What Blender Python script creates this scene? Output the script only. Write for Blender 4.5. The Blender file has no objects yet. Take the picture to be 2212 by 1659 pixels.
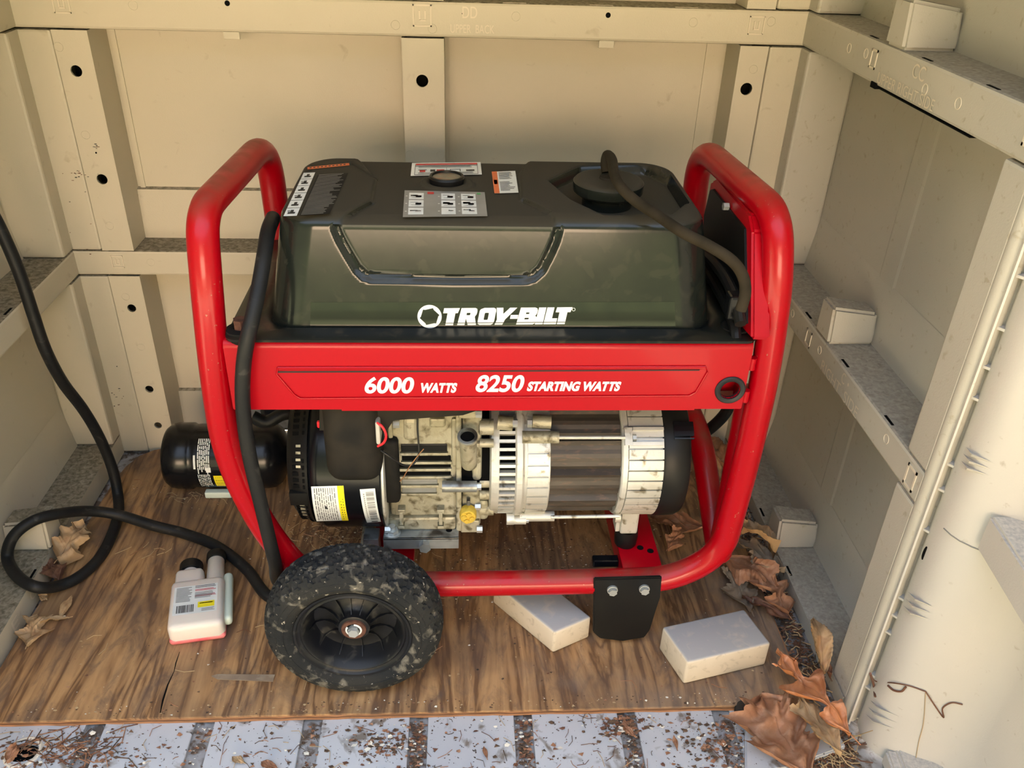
import bpy, bmesh, math, random
import numpy as np
from mathutils import Vector, Matrix, noise as mnoise
from mathutils.geometry import tessellate_polygon
random.seed(7)
sc = bpy.context.scene
col = sc.collection
PI = math.pi

# ------------------------------------------------------------------ camera
CX, CY = 1106.0, 829.5
Vn = np.array([-107.5, 3012.5]); Vd = np.array([-107.0, -1124.0])
F = math.sqrt(-(Vn @ Vd))
def nrm(v): return v / np.linalg.norm(v)
_down = nrm(np.array([Vn[0], Vn[1], F])); _Y = nrm(np.array([Vd[0], Vd[1], F])); _Z = -_down; _X = np.cross(_Y, _Z)
MW = np.array([_X, _Y, _Z])
CAM = np.array([0.0, 0.0, 0.981])
cd = bpy.data.cameras.new('camera'); cam = bpy.data.objects.new('camera', cd); col.objects.link(cam)
cd.sensor_fit = 'HORIZONTAL'; cd.sensor_width = 36; cd.lens = F / 2212 * 36; cd.clip_start = 0.02; cd.clip_end = 200
cx_, cy_, cz_ = MW @ np.array([1, 0, 0]), MW @ np.array([0, -1, 0]), MW @ np.array([0, 0, -1])
mm = Matrix(((cx_[0], cy_[0], cz_[0], CAM[0]), (cx_[1], cy_[1], cz_[1], CAM[1]), (cx_[2], cy_[2], cz_[2], CAM[2]), (0, 0, 0, 1)))
cam.matrix_world = mm
sc.camera = cam
def ray(px, py): return MW @ np.array([px - CX, py - CY, F])
def at(px, py, ax, v):
    """point where the sight line of a measured spot meets the plane x, y or z = v"""
    r = ray(px, py); i = 'xyz'.index(ax); t = (v - CAM[i]) / r[i]; q = CAM + r * t
    return Vector(q)
def atp(px, py, P0, n):
    r = ray(px, py); P0 = np.array(P0); n = np.array(n); t = n @ (P0 - CAM) / (n @ r)
    return Vector(CAM + r * t)

# ------------------------------------------------------------------ light
w = bpy.data.worlds.new('world'); sc.world = w; w.use_nodes = True
nt = w.node_tree; nt.nodes.clear()
wo = nt.nodes.new('ShaderNodeOutputWorld'); bg = nt.nodes.new('ShaderNodeBackground')
tc = nt.nodes.new('ShaderNodeTexCoord'); sep = nt.nodes.new('ShaderNodeSeparateXYZ'); cr = nt.nodes.new('ShaderNodeValToRGB')
nz = nt.nodes.new('ShaderNodeTexNoise'); nz.inputs['Scale'].default_value = 9; nz.inputs['Detail'].default_value = 6
ad = nt.nodes.new('ShaderNodeMath'); ad.operation = 'MULTIPLY_ADD'; ad.inputs[1].default_value = 0.25; ad.inputs[2].default_value = -0.12
ad2 = nt.nodes.new('ShaderNodeMath'); ad2.operation = 'ADD'
nt.links.new(tc.outputs['Generated'], sep.inputs[0]); nt.links.new(tc.outputs['Generated'], nz.inputs['Vector'])
nt.links.new(nz.outputs['Fac'], ad.inputs[0]); nt.links.new(sep.outputs['Z'], ad2.inputs[0]); nt.links.new(ad.outputs[0], ad2.inputs[1])
nt.links.new(ad2.outputs[0], cr.inputs[0])
E_ = cr.color_ramp.elements
E_[0].position = 0.0; E_[0].color = (0.42, 0.42, 0.24, 1)
E_[1].position = 1.0; E_[1].color = (1.15, 1.35, 1.75, 1)
for p, c in ((0.06, (0.42, 0.42, 0.24, 1)), (0.16, (0.30, 0.33, 0.18, 1)), (0.26, (0.20, 0.25, 0.12, 1)), (0.44, (0.20, 0.26, 0.14, 1)), (0.52, (0.95, 1.12, 1.4, 1))):
    e = cr.color_ramp.elements.new(p); e.color = c
nt.links.new(cr.outputs[0], bg.inputs[0]); bg.inputs[1].default_value = 1.15; nt.links.new(bg.outputs[0], wo.inputs[0])
sl = bpy.data.lights.new('sun', 'SUN'); sl.energy = 70.0; sl.angle = math.radians(0.6); sl.color = (1.0, 0.89, 0.74)
so = bpy.data.objects.new('sun', sl); col.objects.link(so)
so.rotation_euler = Vector((-0.25, -0.75, -0.85)).to_track_quat('-Z', 'Y').to_euler()
sc.view_settings.view_transform = 'Standard'; sc.view_settings.look = 'None'; sc.view_settings.gamma = 1.0
sc.view_settings.use_curve_mapping = False
sc.view_settings.exposure = 0.76

# ------------------------------------------------------------------ helpers
def tag(o, label=None, cat=None, group=None, kind=None):
    if label: o['label'] = label
    if cat: o['category'] = cat
    if group: o['group'] = group
    if kind: o['kind'] = kind
    return o
def empty(name, loc, label=None, cat=None, group=None, kind=None):
    o = bpy.data.objects.new(name, None); col.objects.link(o); o.location = loc; o.empty_display_size = .02
    tag(o, label, cat, group, kind); return o
def obj(name, verts, faces, mat, parent=None, smooth=False, mi=None, auto=None):
    m = bpy.data.meshes.new(name); m.from_pydata([tuple(v) for v in verts], [], faces)
    mats = mat if isinstance(mat, (list, tuple)) else [mat]
    for x in mats: m.materials.append(x)
    if mi: m.polygons.foreach_set('material_index', mi)
    m.validate()
    if smooth: m.polygons.foreach_set('use_smooth', [True] * len(m.polygons))
    if smooth and auto: m.set_sharp_from_angle(angle=math.radians(auto))
    m.update()
    o = bpy.data.objects.new(name, m); col.objects.link(o)
    if parent:
        o.parent = parent
        t = Vector(parent.location)
        if parent.parent: t = t + Vector(parent.parent.location)
        o.location = -t
    return o
def objbm(name, bm, mat, parent=None, smooth=False, auto=None):
    bmesh.ops.recalc_face_normals(bm, faces=bm.faces)
    bm.verts.index_update()
    v = [x.co.copy() for x in bm.verts]; f = [[y.index for y in x.verts] for x in bm.faces]; mi = [x.material_index for x in bm.faces]
    bm.free(); return obj(name, v, f, mat, parent, smooth, mi, auto)
class MB:
    """collects simple solids into one mesh"""
    def __init__(s): s.v = []; s.f = []; s.m = []
    def add(s, v, f, m=0):
        n = len(s.v); s.v += [Vector(x) for x in v]; s.f += [[i + n for i in q] for q in f]; s.m += [m] * len(f); return s
    def box(s, x0, x1, y0, y1, z0, z1, b=0.0, m=0, T=None):
        if b > 0:
            bm = bmesh.new(); bmesh.ops.create_cube(bm, size=1)
            for v in bm.verts: v.co = Vector(((x0 + x1) / 2 + v.co.x * (x1 - x0), (y0 + y1) / 2 + v.co.y * (y1 - y0), (z0 + z1) / 2 + v.co.z * (z1 - z0)))
            b = min(b, abs(x1 - x0) * .45, abs(y1 - y0) * .45, abs(z1 - z0) * .45)
            bmesh.ops.bevel(bm, geom=bm.edges[:], offset=b, segments=2, affect='EDGES', profile=.5)
            bm.verts.index_update(); v = [q.co.copy() for q in bm.verts]; f = [[k.index for k in q.verts] for q in bm.faces]; bm.free()
        else:
            v = [Vector(p) for p in ((x0, y0, z0), (x1, y0, z0), (x1, y1, z0), (x0, y1, z0), (x0, y0, z1), (x1, y0, z1), (x1, y1, z1), (x0, y1, z1))]
            f = [[3, 2, 1, 0], [4, 5, 6, 7], [0, 1, 5, 4], [1, 2, 6, 5], [2, 3, 7, 6], [3, 0, 4, 7]]
        if T: v = [T @ q for q in v]
        return s.add(v, f, m)
    def cyl(s, a, b, r, r2=None, n=20, m=0, cap=True):
        a = Vector(a); b = Vector(b); r2 = r if r2 is None else r2
        d = (b - a).normalized(); u = d.orthogonal().normalized(); w_ = d.cross(u)
        v = []; f = []
        for c, rr in ((a, r), (b, r2)):
            for i in range(n): t = 2 * PI * i / n; v.append(c + u * math.cos(t) * rr + w_ * math.sin(t) * rr)
        f = [[i, (i + 1) % n, n + (i + 1) % n, n + i] for i in range(n)]
        if cap: f += [list(range(n))[::-1], list(range(n, 2 * n))]
        return s.add(v, f, m)
    def lathe(s, c, d, prof, n=32, m=0, a0=0, a1=2 * PI, flat=None):
        """prof: (along d, radius)"""
        c = Vector(c); d = Vector(d).normalized(); u = (Vector((0, 0, 1)) if abs(d.z) < .9 else Vector((1, 0, 0))); u = (u - d * u.dot(d)).normalized(); w_ = d.cross(u)
        v = []; f = []; k = len(prof)
        full = abs(a1 - a0 - 2 * PI) < 1e-6; N = n if full else n + 1
        for i in range(N):
            t = a0 + (a1 - a0) * i / n
            for h, r in prof: v.append(c + d * h + (u * math.cos(t) + w_ * math.sin(t)) * r)
        for i in range(n):
            j = (i + 1) % N
            for q in range(k - 1): f.append([i * k + q, j * k + q, j * k + q + 1, i * k + q + 1])
        return s.add(v, f, m)
    def tube(s, pts, r, n=14, m=0, cap=True, rs=None):
        pts = [Vector(p) for p in pts]; v = []; f = []
        t = (pts[1] - pts[0]).normalized(); u = t.orthogonal().normalized()
        for i, p in enumerate(pts):
            t2 = (pts[min(i + 1, len(pts) - 1)] - pts[max(i - 1, 0)]).normalized()
            u = (u - t2 * u.dot(t2)).normalized(); w_ = t2.cross(u); rr = rs[i] if rs else r
            for k in range(n): a = 2 * PI * k / n; v.append(p + (u * math.cos(a) + w_ * math.sin(a)) * rr)
        for i in range(len(pts) - 1):
            for k in range(n): f.append([i * n + k, i * n + (k + 1) % n, (i + 1) * n + (k + 1) % n, (i + 1) * n + k])
        if cap: f += [list(range(n))[::-1], [(len(pts) - 1) * n + k for k in range(n)]]
        return s.add(v, f, m)
    def plate(s, outline, holes, fr, depth, m=0, mh=None):
        """flat plate: 2-D outline with holes, fr=(origin,ux,uy,normal); goes back by depth"""
        O, ux, uy, nn = [Vector(q) for q in fr]
        loops = [list(outline)] + [list(h) for h in holes]
        tri = tessellate_polygon([[Vector((p[0], p[1], 0)) for p in l] for l in loops])
        flat = [p for l in loops for p in l]; n = len(flat)
        v = [O + ux * p[0] + uy * p[1] for p in flat] + [O + ux * p[0] + uy * p[1] - nn * depth for p in flat]
        f = [list(t) for t in tri]
        # orient
        ff = []
        for t in f:
            a, b, c = [v[i] for i in t]
            if (b - a).cross(c - a).dot(nn) < 0: t = t[::-1]
            ff.append(t)
        s.add(v, ff + [[i + n for i in t[::-1]] for t in ff], m)
        k = len(s.v) - 2 * n; o = 0
        for li, l in enumerate(loops):
            L = len(l)
            for i in range(L):
                a, b = k + o + i, k + o + (i + 1) % L
                s.f.append([a, b, b + n, a + n]); s.m.append(m if (li == 0 or mh is None) else mh)
            o += L
        return s
    def build(s, name, mat, parent=None, smooth=False, auto=35, fix=True):
        if fix:
            bm = bmesh.new(); vs = [bm.verts.new(v) for v in s.v]
            for f, m in zip(s.f, s.m):
                try: q = bm.faces.new([vs[i] for i in f]); q.material_index = m
                except ValueError: pass
            return objbm(name, bm, mat, parent, smooth, auto)
        return obj(name, s.v, s.f, mat, parent, smooth, s.m, auto)
def catmull(P, k=8):
    P = [Vector(p) for p in P]; Q = [P[0] * 2 - P[1]] + P + [P[-1] * 2 - P[-2]]; out = []
    for i in range(1, len(Q) - 2):
        a, b, c, d = Q[i - 1], Q[i], Q[i + 1], Q[i + 2]
        for j in range(k):
            t = j / k
            out.append(.5 * ((2 * b) + (c - a) * t + (2 * a - 5 * b + 4 * c - d) * t * t + (3 * b - a - 3 * c + d) * t ** 3))
    return out + [P[-1]]
def fillet(P, R, k=8):
    P = [Vector(p) for p in P]; out = [P[0]]
    for i in range(1, len(P) - 1):
        r = R if not isinstance(R, (list, tuple)) else R[i]
        a = (P[i - 1] - P[i]); b = (P[i + 1] - P[i]); r_ = min(r, a.length * .49, b.length * .49)
        A = P[i] + a.normalized() * r_; B = P[i] + b.normalized() * r_
        for j in range(k + 1): t = j / k; out.append(A * (1 - t) ** 2 + P[i] * 2 * t * (1 - t) + B * t * t)
    return out + [P[-1]]
def circ(cx, cy, r, n=20, ry=None): return [(cx + r * math.cos(2 * PI * i / n), cy + (ry or r) * math.sin(2 * PI * i / n)) for i in range(n)]
def rrect(x0, y0, x1, y1, r, n=5):
    o = []
    for cx, cy, a in ((x1 - r, y1 - r, 0), (x0 + r, y1 - r, 90), (x0 + r, y0 + r, 180), (x1 - r, y0 + r, 270)):
        for i in range(n + 1): t = math.radians(a + 90 * i / n); o.append((cx + r * math.cos(t), cy + r * math.sin(t)))
    return o
def textmesh(s, body, fr, w_, h_, shear=0, bold=0.0, ext=0.0006, align=None):
    """lettering fitted into w_ x h_ on a plane"""
    c = bpy.data.curves.new('t', 'FONT'); c.body = body; c.size = 1; c.offset = bold; c.resolution_u = 8
    o = bpy.data.objects.new('t', c); col.objects.link(o)
    bpy.context.view_layer.update()
    me = bpy.data.meshes.new_from_object(o.evaluated_get(bpy.context.evaluated_depsgraph_get()))
    vs = [v.co.copy() for v in me.vertices]; fs = [list(p.vertices) for p in me.polygons]
    bpy.data.objects.remove(o); bpy.data.meshes.remove(me); bpy.data.curves.remove(c)
    x0 = min(v.x for v in vs); x1 = max(v.x for v in vs); y0 = min(v.y for v in vs); y1 = max(v.y for v in vs)
    O, ux, uy, nn = [Vector(q) for q in fr]; sx = w_ / (x1 - x0); sy = h_ / (y1 - y0)
    out = []
    for v in vs:
        yy = (v.y - y0) * sy; xx = (v.x - x0) * sx + shear * yy
        out.append(O + ux * xx + uy * yy + nn * ext)
    return s.add(out, fs, 0)

# ------------------------------------------------------------------ materials
def mat(name, base, rough=.5, metal=0., spec=.5, coat=0., noise_amt=0., nscale=20., c2=None, bump=0., bscale=80., trans=0., ior=1.45,
        dirt=None, dscale=12., dthr=(.5, .7), stretch=None, top_dirt_skylight=None, rough2=None, emit=None, speck=None):
    m = bpy.data.materials.new(name); m.use_nodes = True; N = m.node_tree.nodes; L = m.node_tree.links
    b = N['Principled BSDF']; b.inputs['Base Color'].default_value = (*base, 1); b.inputs['Roughness'].default_value = rough
    b.inputs['Metallic'].default_value = metal; b.inputs['Specular IOR Level'].default_value = spec
    b.inputs['Coat Weight'].default_value = coat; b.inputs['Coat Roughness'].default_value = .08
    b.inputs['Transmission Weight'].default_value = trans; b.inputs['IOR'].default_value = ior
    tc = N.new('ShaderNodeTexCoord'); vec = tc.outputs['Object']
    if stretch:
        mp = N.new('ShaderNodeMapping'); mp.inputs['Scale'].default_value = stretch; L.new(vec, mp.inputs[0]); vec = mp.outputs[0]
    cur = None
    def noi(sc_, det=4, dis=0.):
        n = N.new('ShaderNodeTexNoise'); n.inputs['Scale'].default_value = sc_; n.inputs['Detail'].default_value = det; n.inputs['Distortion'].default_value = dis
        L.new(vec, n.inputs['Vector']); return n.outputs['Fac']
    def mix(fac, a, bb):
        x = N.new('ShaderNodeMix'); x.data_type = 'RGBA'; L.new(fac, x.inputs[0])
        if isinstance(a, tuple): x.inputs[6].default_value = (*a, 1)
        else: L.new(a, x.inputs[6])
        if isinstance(bb, tuple): x.inputs[7].default_value = (*bb, 1)
        else: L.new(bb, x.inputs[7])
        return x.outputs[2]
    def rng(f, lo, hi, a=0., bb=1.):
        r = N.new('ShaderNodeMapRange'); L.new(f, r.inputs[0]); r.inputs[1].default_value = lo; r.inputs[2].default_value = hi
        r.inputs[3].default_value = a; r.inputs[4].default_value = bb; return r.outputs[0]
    cur = base
    if c2: cur = mix(rng(noi(nscale, 5), .35, .65, 0, 1), cur, c2)
    if dirt:
        fac = rng(noi(dscale, 8, .5), dthr[0], dthr[1]); cur = mix(fac, cur, dirt)
    if speck:
        fac = rng(noi(speck[1], 3), speck[2], speck[2] + .04); cur = mix(fac, cur, speck[0])
    if top_dirt_skylight:  # tint on upward faces: dirt, and painted skylight on the spacer blocks
        g = N.new('ShaderNodeNewGeometry'); sp = N.new('ShaderNodeSeparateXYZ'); L.new(g.outputs['Normal'], sp.inputs[0])
        f1 = rng(sp.outputs['Z'], .55, .9); f2 = rng(noi(top_dirt_skylight[1], 8, .6), top_dirt_skylight[2], top_dirt_skylight[3])
        mu = N.new('ShaderNodeMath'); mu.operation = 'MULTIPLY'; L.new(f1, mu.inputs[0]); L.new(f2, mu.inputs[1]); cur = mix(mu.outputs[0], cur, top_dirt_skylight[0])
        if len(top_dirt_skylight) > 4:
            L.new(rng(mu.outputs[0], 0, 1, rough, top_dirt_skylight[4]), b.inputs['Roughness'])
    if not isinstance(cur, tuple): L.new(cur, b.inputs['Base Color'])
    if rough2 is not None: L.new(rng(noi(nscale * .7, 6), .35, .65, rough, rough2), b.inputs['Roughness'])
    if bump:
        bp = N.new('ShaderNodeBump'); bp.inputs['Strength'].default_value = bump; bp.inputs['Distance'].default_value = .002
        L.new(noi(bscale, 5), bp.inputs['Height']); L.new(bp.outputs[0], b.inputs['Normal'])
    if emit: b.inputs['Emission Color'].default_value = (*emit[0], 1); b.inputs['Emission Strength'].default_value = emit[1]
    return m
M = {}
WALLC = (.56, .50, .39)
M['wall'] = mat('shed_plastic', WALLC, .5, c2=(.54, .485, .37), nscale=3, dirt=(.42, .36, .26), dscale=45, dthr=(.66, .80), bump=.12, bscale=500,
                top_dirt_skylight=((.12, .10, .062), 150, -.1, .70, .9))
M['wallr'] = mat('shed_plastic_right', (.50, .465, .395), .5, c2=(.45, .42, .355), nscale=4, dirt=(.40, .35, .27), dscale=90, dthr=(.62, .72), bump=.12, bscale=500,
                 top_dirt_skylight=((.22, .20, .165), 160, .08, .85, .9))  # right wall mix, greyer and darker than the other walls
M['door'] = mat('door_plastic', (.62, .58, .52), .35, c2=(.57, .54, .49), nscale=5, dirt=(.42, .37, .30), dscale=85, dthr=(.66, .78), bump=.1, bscale=400,
                top_dirt_skylight=((.34, .34, .34), 220, .28, .78, .8))
M['mark'] = mat('moulded_mark', (.66, .58, .46), .45)
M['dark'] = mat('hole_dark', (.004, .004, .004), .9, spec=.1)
M['red'] = mat('red_paint', (.38, .0, .006), .3, spec=.35, coat=.15, top_dirt_skylight=((.22, .06, .04), 25, .35, .75, .7), speck=((.35, .12, .08), 260, .70))
M['redp'] = mat('red_panel', (.39, .0, .007), .35, spec=.3, coat=.1)
M['redline'] = mat('black_line', (.01, .01, .01), .5)
M['white'] = mat('white_print', (.85, .84, .80), .5)
M['grommet'] = mat('black_rubber_grommet', (.012, .013, .015), .5)
M['tank'] = mat('tank_plastic', (.010, .012, .011), .15, spec=.45, c2=(.014, .017, .013), nscale=30, dirt=(.020, .021, .016), dscale=40, dthr=(.56, .62),
                top_dirt_skylight=((.040, .034, .022), 8, .12, .30, .95), bump=.03, bscale=30)
M['flange'] = mat('tank_flange', (.010, .012, .011), .3, spec=.4, c2=(.016, .017, .014), nscale=30, dirt=(.05, .042, .026), dscale=45, dthr=(.58, .70))
M['tanklow'] = mat('tank_film', (.014, .015, .013), .04, spec=.7, coat=.1)
M['blk'] = mat('black_plastic', (.006, .006, .0065), .42, spec=.3, c2=(.011, .011, .010), nscale=14)
M['blkdirty'] = mat('dusty_black_plastic', (.009, .009, .0085), .75, spec=.2, c2=(.015, .0135, .012), nscale=9, dirt=(.030, .025, .018), dscale=14, dthr=(.45, .7))
M['blkgloss'] = mat('gloss_black', (.005, .0055, .007), .24, spec=.4)
M['rubber'] = mat('cord_rubber', (.008, .009, .0105), .5, spec=.3, c2=(.013, .013, .013), nscale=30, dirt=(.05, .047, .042), dscale=60, dthr=(.62, .75), bump=.1, bscale=200)
M['tire'] = mat('tyre_rubber', (.014, .0155, .017), .85, spec=.2, c2=(.030, .029, .026), nscale=10, dirt=(.16, .145, .115), dscale=70, dthr=(.55, .70), speck=((.38, .34, .27), 150, .68), bump=.4, bscale=260)
M['rim'] = mat('wheel_plastic', (.006, .0065, .009), .4, spec=.35, c2=(.014, .0135, .012), nscale=12, dirt=(.06, .055, .045), dscale=50, dthr=(.6, .75))
M['rust'] = mat('rusty_steel', (.16, .07, .045), .8, metal=.3, c2=(.07, .03, .02), nscale=120)
M['zinc'] = mat('zinc_bolt', (.52, .54, .52), .38, metal=.6)
M['alu'] = mat('cast_aluminium', (.46, .43, .33), .5, metal=.3, c2=(.33, .30, .20), nscale=22, dirt=(.12, .10, .055), dscale=70, dthr=(.52, .68), bump=.35, bscale=260,
               top_dirt_skylight=((.16, .14, .08), 16, .3, .6))
M['alub'] = mat('bright_cast_aluminium', (.66, .65, .60), .42, metal=.4, c2=(.55, .53, .46), nscale=20, dirt=(.22, .19, .13), dscale=60, dthr=(.58, .70), bump=.2, bscale=200)
M['lam'] = mat('steel_laminations', (.055, .045, .037), .55, metal=.3, c2=(.09, .075, .06), nscale=12, dirt=(.13, .085, .06), dscale=60, dthr=(.55, .7), stretch=(1, 1, 4))
M['steel'] = mat('bracket_steel', (.42, .44, .42), .4, metal=.6, c2=(.22, .23, .22), nscale=14, dirt=(.07, .06, .05), dscale=30, dthr=(.5, .66))
M['brass'] = mat('yellow_cap', (.72, .50, .07), .35, metal=.3, bump=.6, bscale=150)
M['wirered'] = mat('red_wire', (.75, .02, .03), .4)
M['wireblk'] = mat('black_wire', (.01, .01, .01), .4)
M['copper'] = mat('copper_wire', (.5, .25, .12), .4, metal=.7)
M['label'] = mat('white_label', (.80, .82, .80), .35, c2=(.70, .72, .69), nscale=30)
M['yellow'] = mat('yellow_label', (.85, .72, .02), .35)
M['orange'] = mat('orange_label', (.72, .16, .05), .5)
M['grey'] = mat('grey_label', (.26, .26, .25), .35, c2=(.20, .20, .18), nscale=20)
M['ink'] = mat('black_ink', (.03, .03, .03), .6)
M['inkg'] = mat('grey_ink', (.24, .23, .21), .7)
M['inkr'] = mat('red_ink', (.55, .04, .04), .6)
M['green'] = mat('green_ink', (.08, .35, .12), .6)
M['blue'] = mat('pale_blue_ink', (.25, .55, .62), .5)
M['hose'] = mat('olive_hose', (.020, .016, .010), .85, spec=.15, c2=(.036, .028, .018), nscale=30)
M['block'] = mat('beige_block', (.66, .58, .46), .5, c2=(.60, .52, .40), nscale=14, dirt=(.47, .40, .30), dscale=90, dthr=(.55, .7),
                 top_dirt_skylight=((.38, .38, .38), 60, .05, .45))  # grey tops: skylight put into the colour over the beige
M['floor'] = mat('floor_plastic', (.46, .47, .49), .55, c2=(.52, .53, .545), nscale=8, dirt=(.20, .17, .14), dscale=34, dthr=(.58, .68), speck=((.07, .05, .04), 190, .66))
M['groove'] = mat('floor_groove', (.36, .36, .37), .8, c2=(.26, .25, .24), nscale=60, dirt=(.12, .09, .07), dscale=70, dthr=(.48, .6))
M['ground'] = mat('leafy_ground', (.22, .20, .15), .95, c2=(.15, .145, .10), nscale=3, dirt=(.28, .25, .19), dscale=14)
M['stucco'] = mat('bounce_wall_stucco', (.84, .68, .54), .9, c2=(.80, .63, .49), nscale=3)  # colour of the added bounce wall
M['added_hedge'] = mat('added_hedge_leaves', (.018, .030, .010), .9, c2=(.036, .05, .018), nscale=12)
M['added_lawn'] = mat('added_lawn_shade', (.035, .05, .018), .9, c2=(.06, .066, .03), nscale=2)  # dark green carries tree shade in its colour
M['roof'] = mat('roof_plastic', (.45, .42, .36), .6)
def plywood():
    m = bpy.data.materials.new('plywood'); m.use_nodes = True; N = m.node_tree.nodes; L = m.node_tree.links; b = N['Principled BSDF']
    tc = N.new('ShaderNodeTexCoord'); mp = N.new('ShaderNodeMapping'); mp.inputs['Scale'].default_value = (13, 1.5, 10); mp.inputs['Rotation'].default_value = (0, 0, math.radians(6))
    L.new(tc.outputs['Object'], mp.inputs[0])
    n1 = N.new('ShaderNodeTexNoise'); n1.inputs['Scale'].default_value = 1.0; n1.inputs['Detail'].default_value = 7; n1.inputs['Distortion'].default_value = 1.1; L.new(mp.outputs[0], n1.inputs['Vector'])
    wv = N.new('ShaderNodeMath'); wv.operation = 'MULTIPLY'; wv.inputs[1].default_value = 8.; L.new(n1.outputs['Fac'], wv.inputs[0])
    fr = N.new('ShaderNodeMath'); fr.operation = 'PINGPONG'; fr.inputs[1].default_value = .5; L.new(wv.outputs[0], fr.inputs[0])
    nf_ = N.new('ShaderNodeTexNoise'); nf_.inputs['Scale'].default_value = 1.0; nf_.inputs['Detail'].default_value = 8
    mpf = N.new('ShaderNodeMapping'); mpf.inputs['Scale'].default_value = (150, 22, 10); mpf.inputs['Rotation'].default_value = (0, 0, math.radians(6)); L.new(tc.outputs['Object'], mpf.inputs[0]); L.new(mpf.outputs[0], nf_.inputs['Vector'])
    fa = N.new('ShaderNodeMath'); fa.operation = 'MULTIPLY_ADD'; L.new(nf_.outputs['Fac'], fa.inputs[0]); fa.inputs[1].default_value = .55; L.new(fr.outputs[0], fa.inputs[2])
    fb_ = N.new('ShaderNodeMath'); fb_.operation = 'SUBTRACT'; L.new(fa.outputs[0], fb_.inputs[0]); fb_.inputs[1].default_value = .26
    r = N.new('ShaderNodeValToRGB'); L.new(fb_.outputs[0], r.inputs[0]); e = r.color_ramp.elements
    e[0].position = .05; e[0].color = (.16, .078, .03, 1); e[1].position = .5; e[1].color = (.47, .27, .115, 1)
    q = e.new(.2); q.color = (.33, .175, .07, 1)
    # weathering: big soft dark stains, partly painted generator shade, + grey front
    n2 = N.new('ShaderNodeTexNoise'); n2.inputs['Scale'].default_value = 5.5; n2.inputs['Detail'].default_value = 5; L.new(tc.outputs['Object'], n2.inputs['Vector'])
    mr = N.new('ShaderNodeMapRange'); L.new(n2.outputs['Fac'], mr.inputs[0]); mr.inputs[1].default_value = .44; mr.inputs[2].default_value = .60; mr.inputs[4].default_value = .55
    mx = N.new('ShaderNodeMix'); mx.data_type = 'RGBA'; L.new(mr.outputs[0], mx.inputs[0]); L.new(r.outputs[0], mx.inputs[6]); mx.inputs[7].default_value = (.105, .068, .048, 1)
    ns = N.new('ShaderNodeTexNoise'); ns.inputs['Scale'].default_value = 1.0; ns.inputs['Detail'].default_value = 9; ns.inputs['Roughness'].default_value = .65; ns.inputs['Distortion'].default_value = .8
    mps = N.new('ShaderNodeMapping'); mps.inputs['Scale'].default_value = (34, 13, 10); L.new(tc.outputs['Object'], mps.inputs[0]); L.new(mps.outputs[0], ns.inputs['Vector'])
    mrs = N.new('ShaderNodeMapRange'); L.new(ns.outputs['Fac'], mrs.inputs[0]); mrs.inputs[1].default_value = .48; mrs.inputs[2].default_value = .66; mrs.inputs[4].default_value = .75
    mxs = N.new('ShaderNodeMix'); mxs.data_type = 'RGBA'; L.new(mrs.outputs[0], mxs.inputs[0]); L.new(mx.outputs[2], mxs.inputs[6]); mxs.inputs[7].default_value = (.115, .072, .05, 1)
    mx = mxs
    sp = N.new('ShaderNodeSeparateXYZ'); L.new(tc.outputs['Object'], sp.inputs[0])
    n3 = N.new('ShaderNodeTexNoise'); n3.inputs['Scale'].default_value = 14; n3.inputs['Detail'].default_value = 6; L.new(tc.outputs['Object'], n3.inputs['Vector'])
    # greyer towards the right front corner, where rain reaches the board
    g = N.new('ShaderNodeMath'); g.operation = 'MULTIPLY_ADD'; L.new(sp.outputs['X'], g.inputs[0]); g.inputs[1].default_value = 1.2; g.inputs[2].default_value = .95
    g1 = N.new('ShaderNodeMath'); g1.operation = 'MULTIPLY_ADD'; L.new(sp.outputs['Y'], g1.inputs[0]); g1.inputs[1].default_value = -1.6; L.new(g.outputs[0], g1.inputs[2])
    g3 = N.new('ShaderNodeMath'); g3.operation = 'MULTIPLY_ADD'; L.new(n3.outputs['Fac'], g3.inputs[0]); g3.inputs[1].default_value = 1.8; g3.inputs[2].default_value = .0
    g4 = N.new('ShaderNodeMath'); g4.operation = 'ADD'; L.new(g1.outputs[0], g4.inputs[0]); L.new(g3.outputs[0], g4.inputs[1])
    m3 = N.new('ShaderNodeMapRange'); L.new(g4.outputs[0], m3.inputs[0]); m3.inputs[1].default_value = .75; m3.inputs[2].default_value = 1.5; m3.inputs[4].default_value = .8
    m4 = N.new('ShaderNodeMix'); m4.data_type = 'RGBA'; L.new(m3.outputs[0], m4.inputs[0]); L.new(mx.outputs[2], m4.inputs[6])
    m5 = N.new('ShaderNodeMix'); m5.data_type = 'RGBA'; m5.blend_type = 'MIX'; m5.inputs[0].default_value = .62; L.new(mx.outputs[2], m5.inputs[6]); m5.inputs[7].default_value = (.30, .25, .20, 1)
    L.new(m5.outputs[2], m4.inputs[7]); L.new(m4.outputs[2], b.inputs['Base Color'])
    b.inputs['Roughness'].default_value = .7
    bp = N.new('ShaderNodeBump'); bp.inputs['Strength'].default_value = .5; bp.inputs['Distance'].default_value = .002; L.new(fr.outputs[0], bp.inputs['Height']); L.new(bp.outputs[0], b.inputs['Normal'])
    return m
M['ply'] = plywood()
M['plyedge1'] = mat('ply_edge_light', (.42, .20, .09), .8, c2=(.30, .14, .06), nscale=8, stretch=(6, 1, 40))
M['plyedge2'] = mat('ply_edge_dark', (.13, .07, .04), .85, c2=(.22, .12, .06), nscale=8, stretch=(6, 1, 40))
def leafmat(name, c1, c2, c3):
    return mat(name, c1, .6, c2=c2, nscale=35, dirt=c3, dscale=60, dthr=(.5, .7), bump=.5, bscale=90)
M['leaf_o'] = leafmat('leaf_orange', (.52, .20, .075), (.40, .15, .06), (.60, .30, .17))
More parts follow.
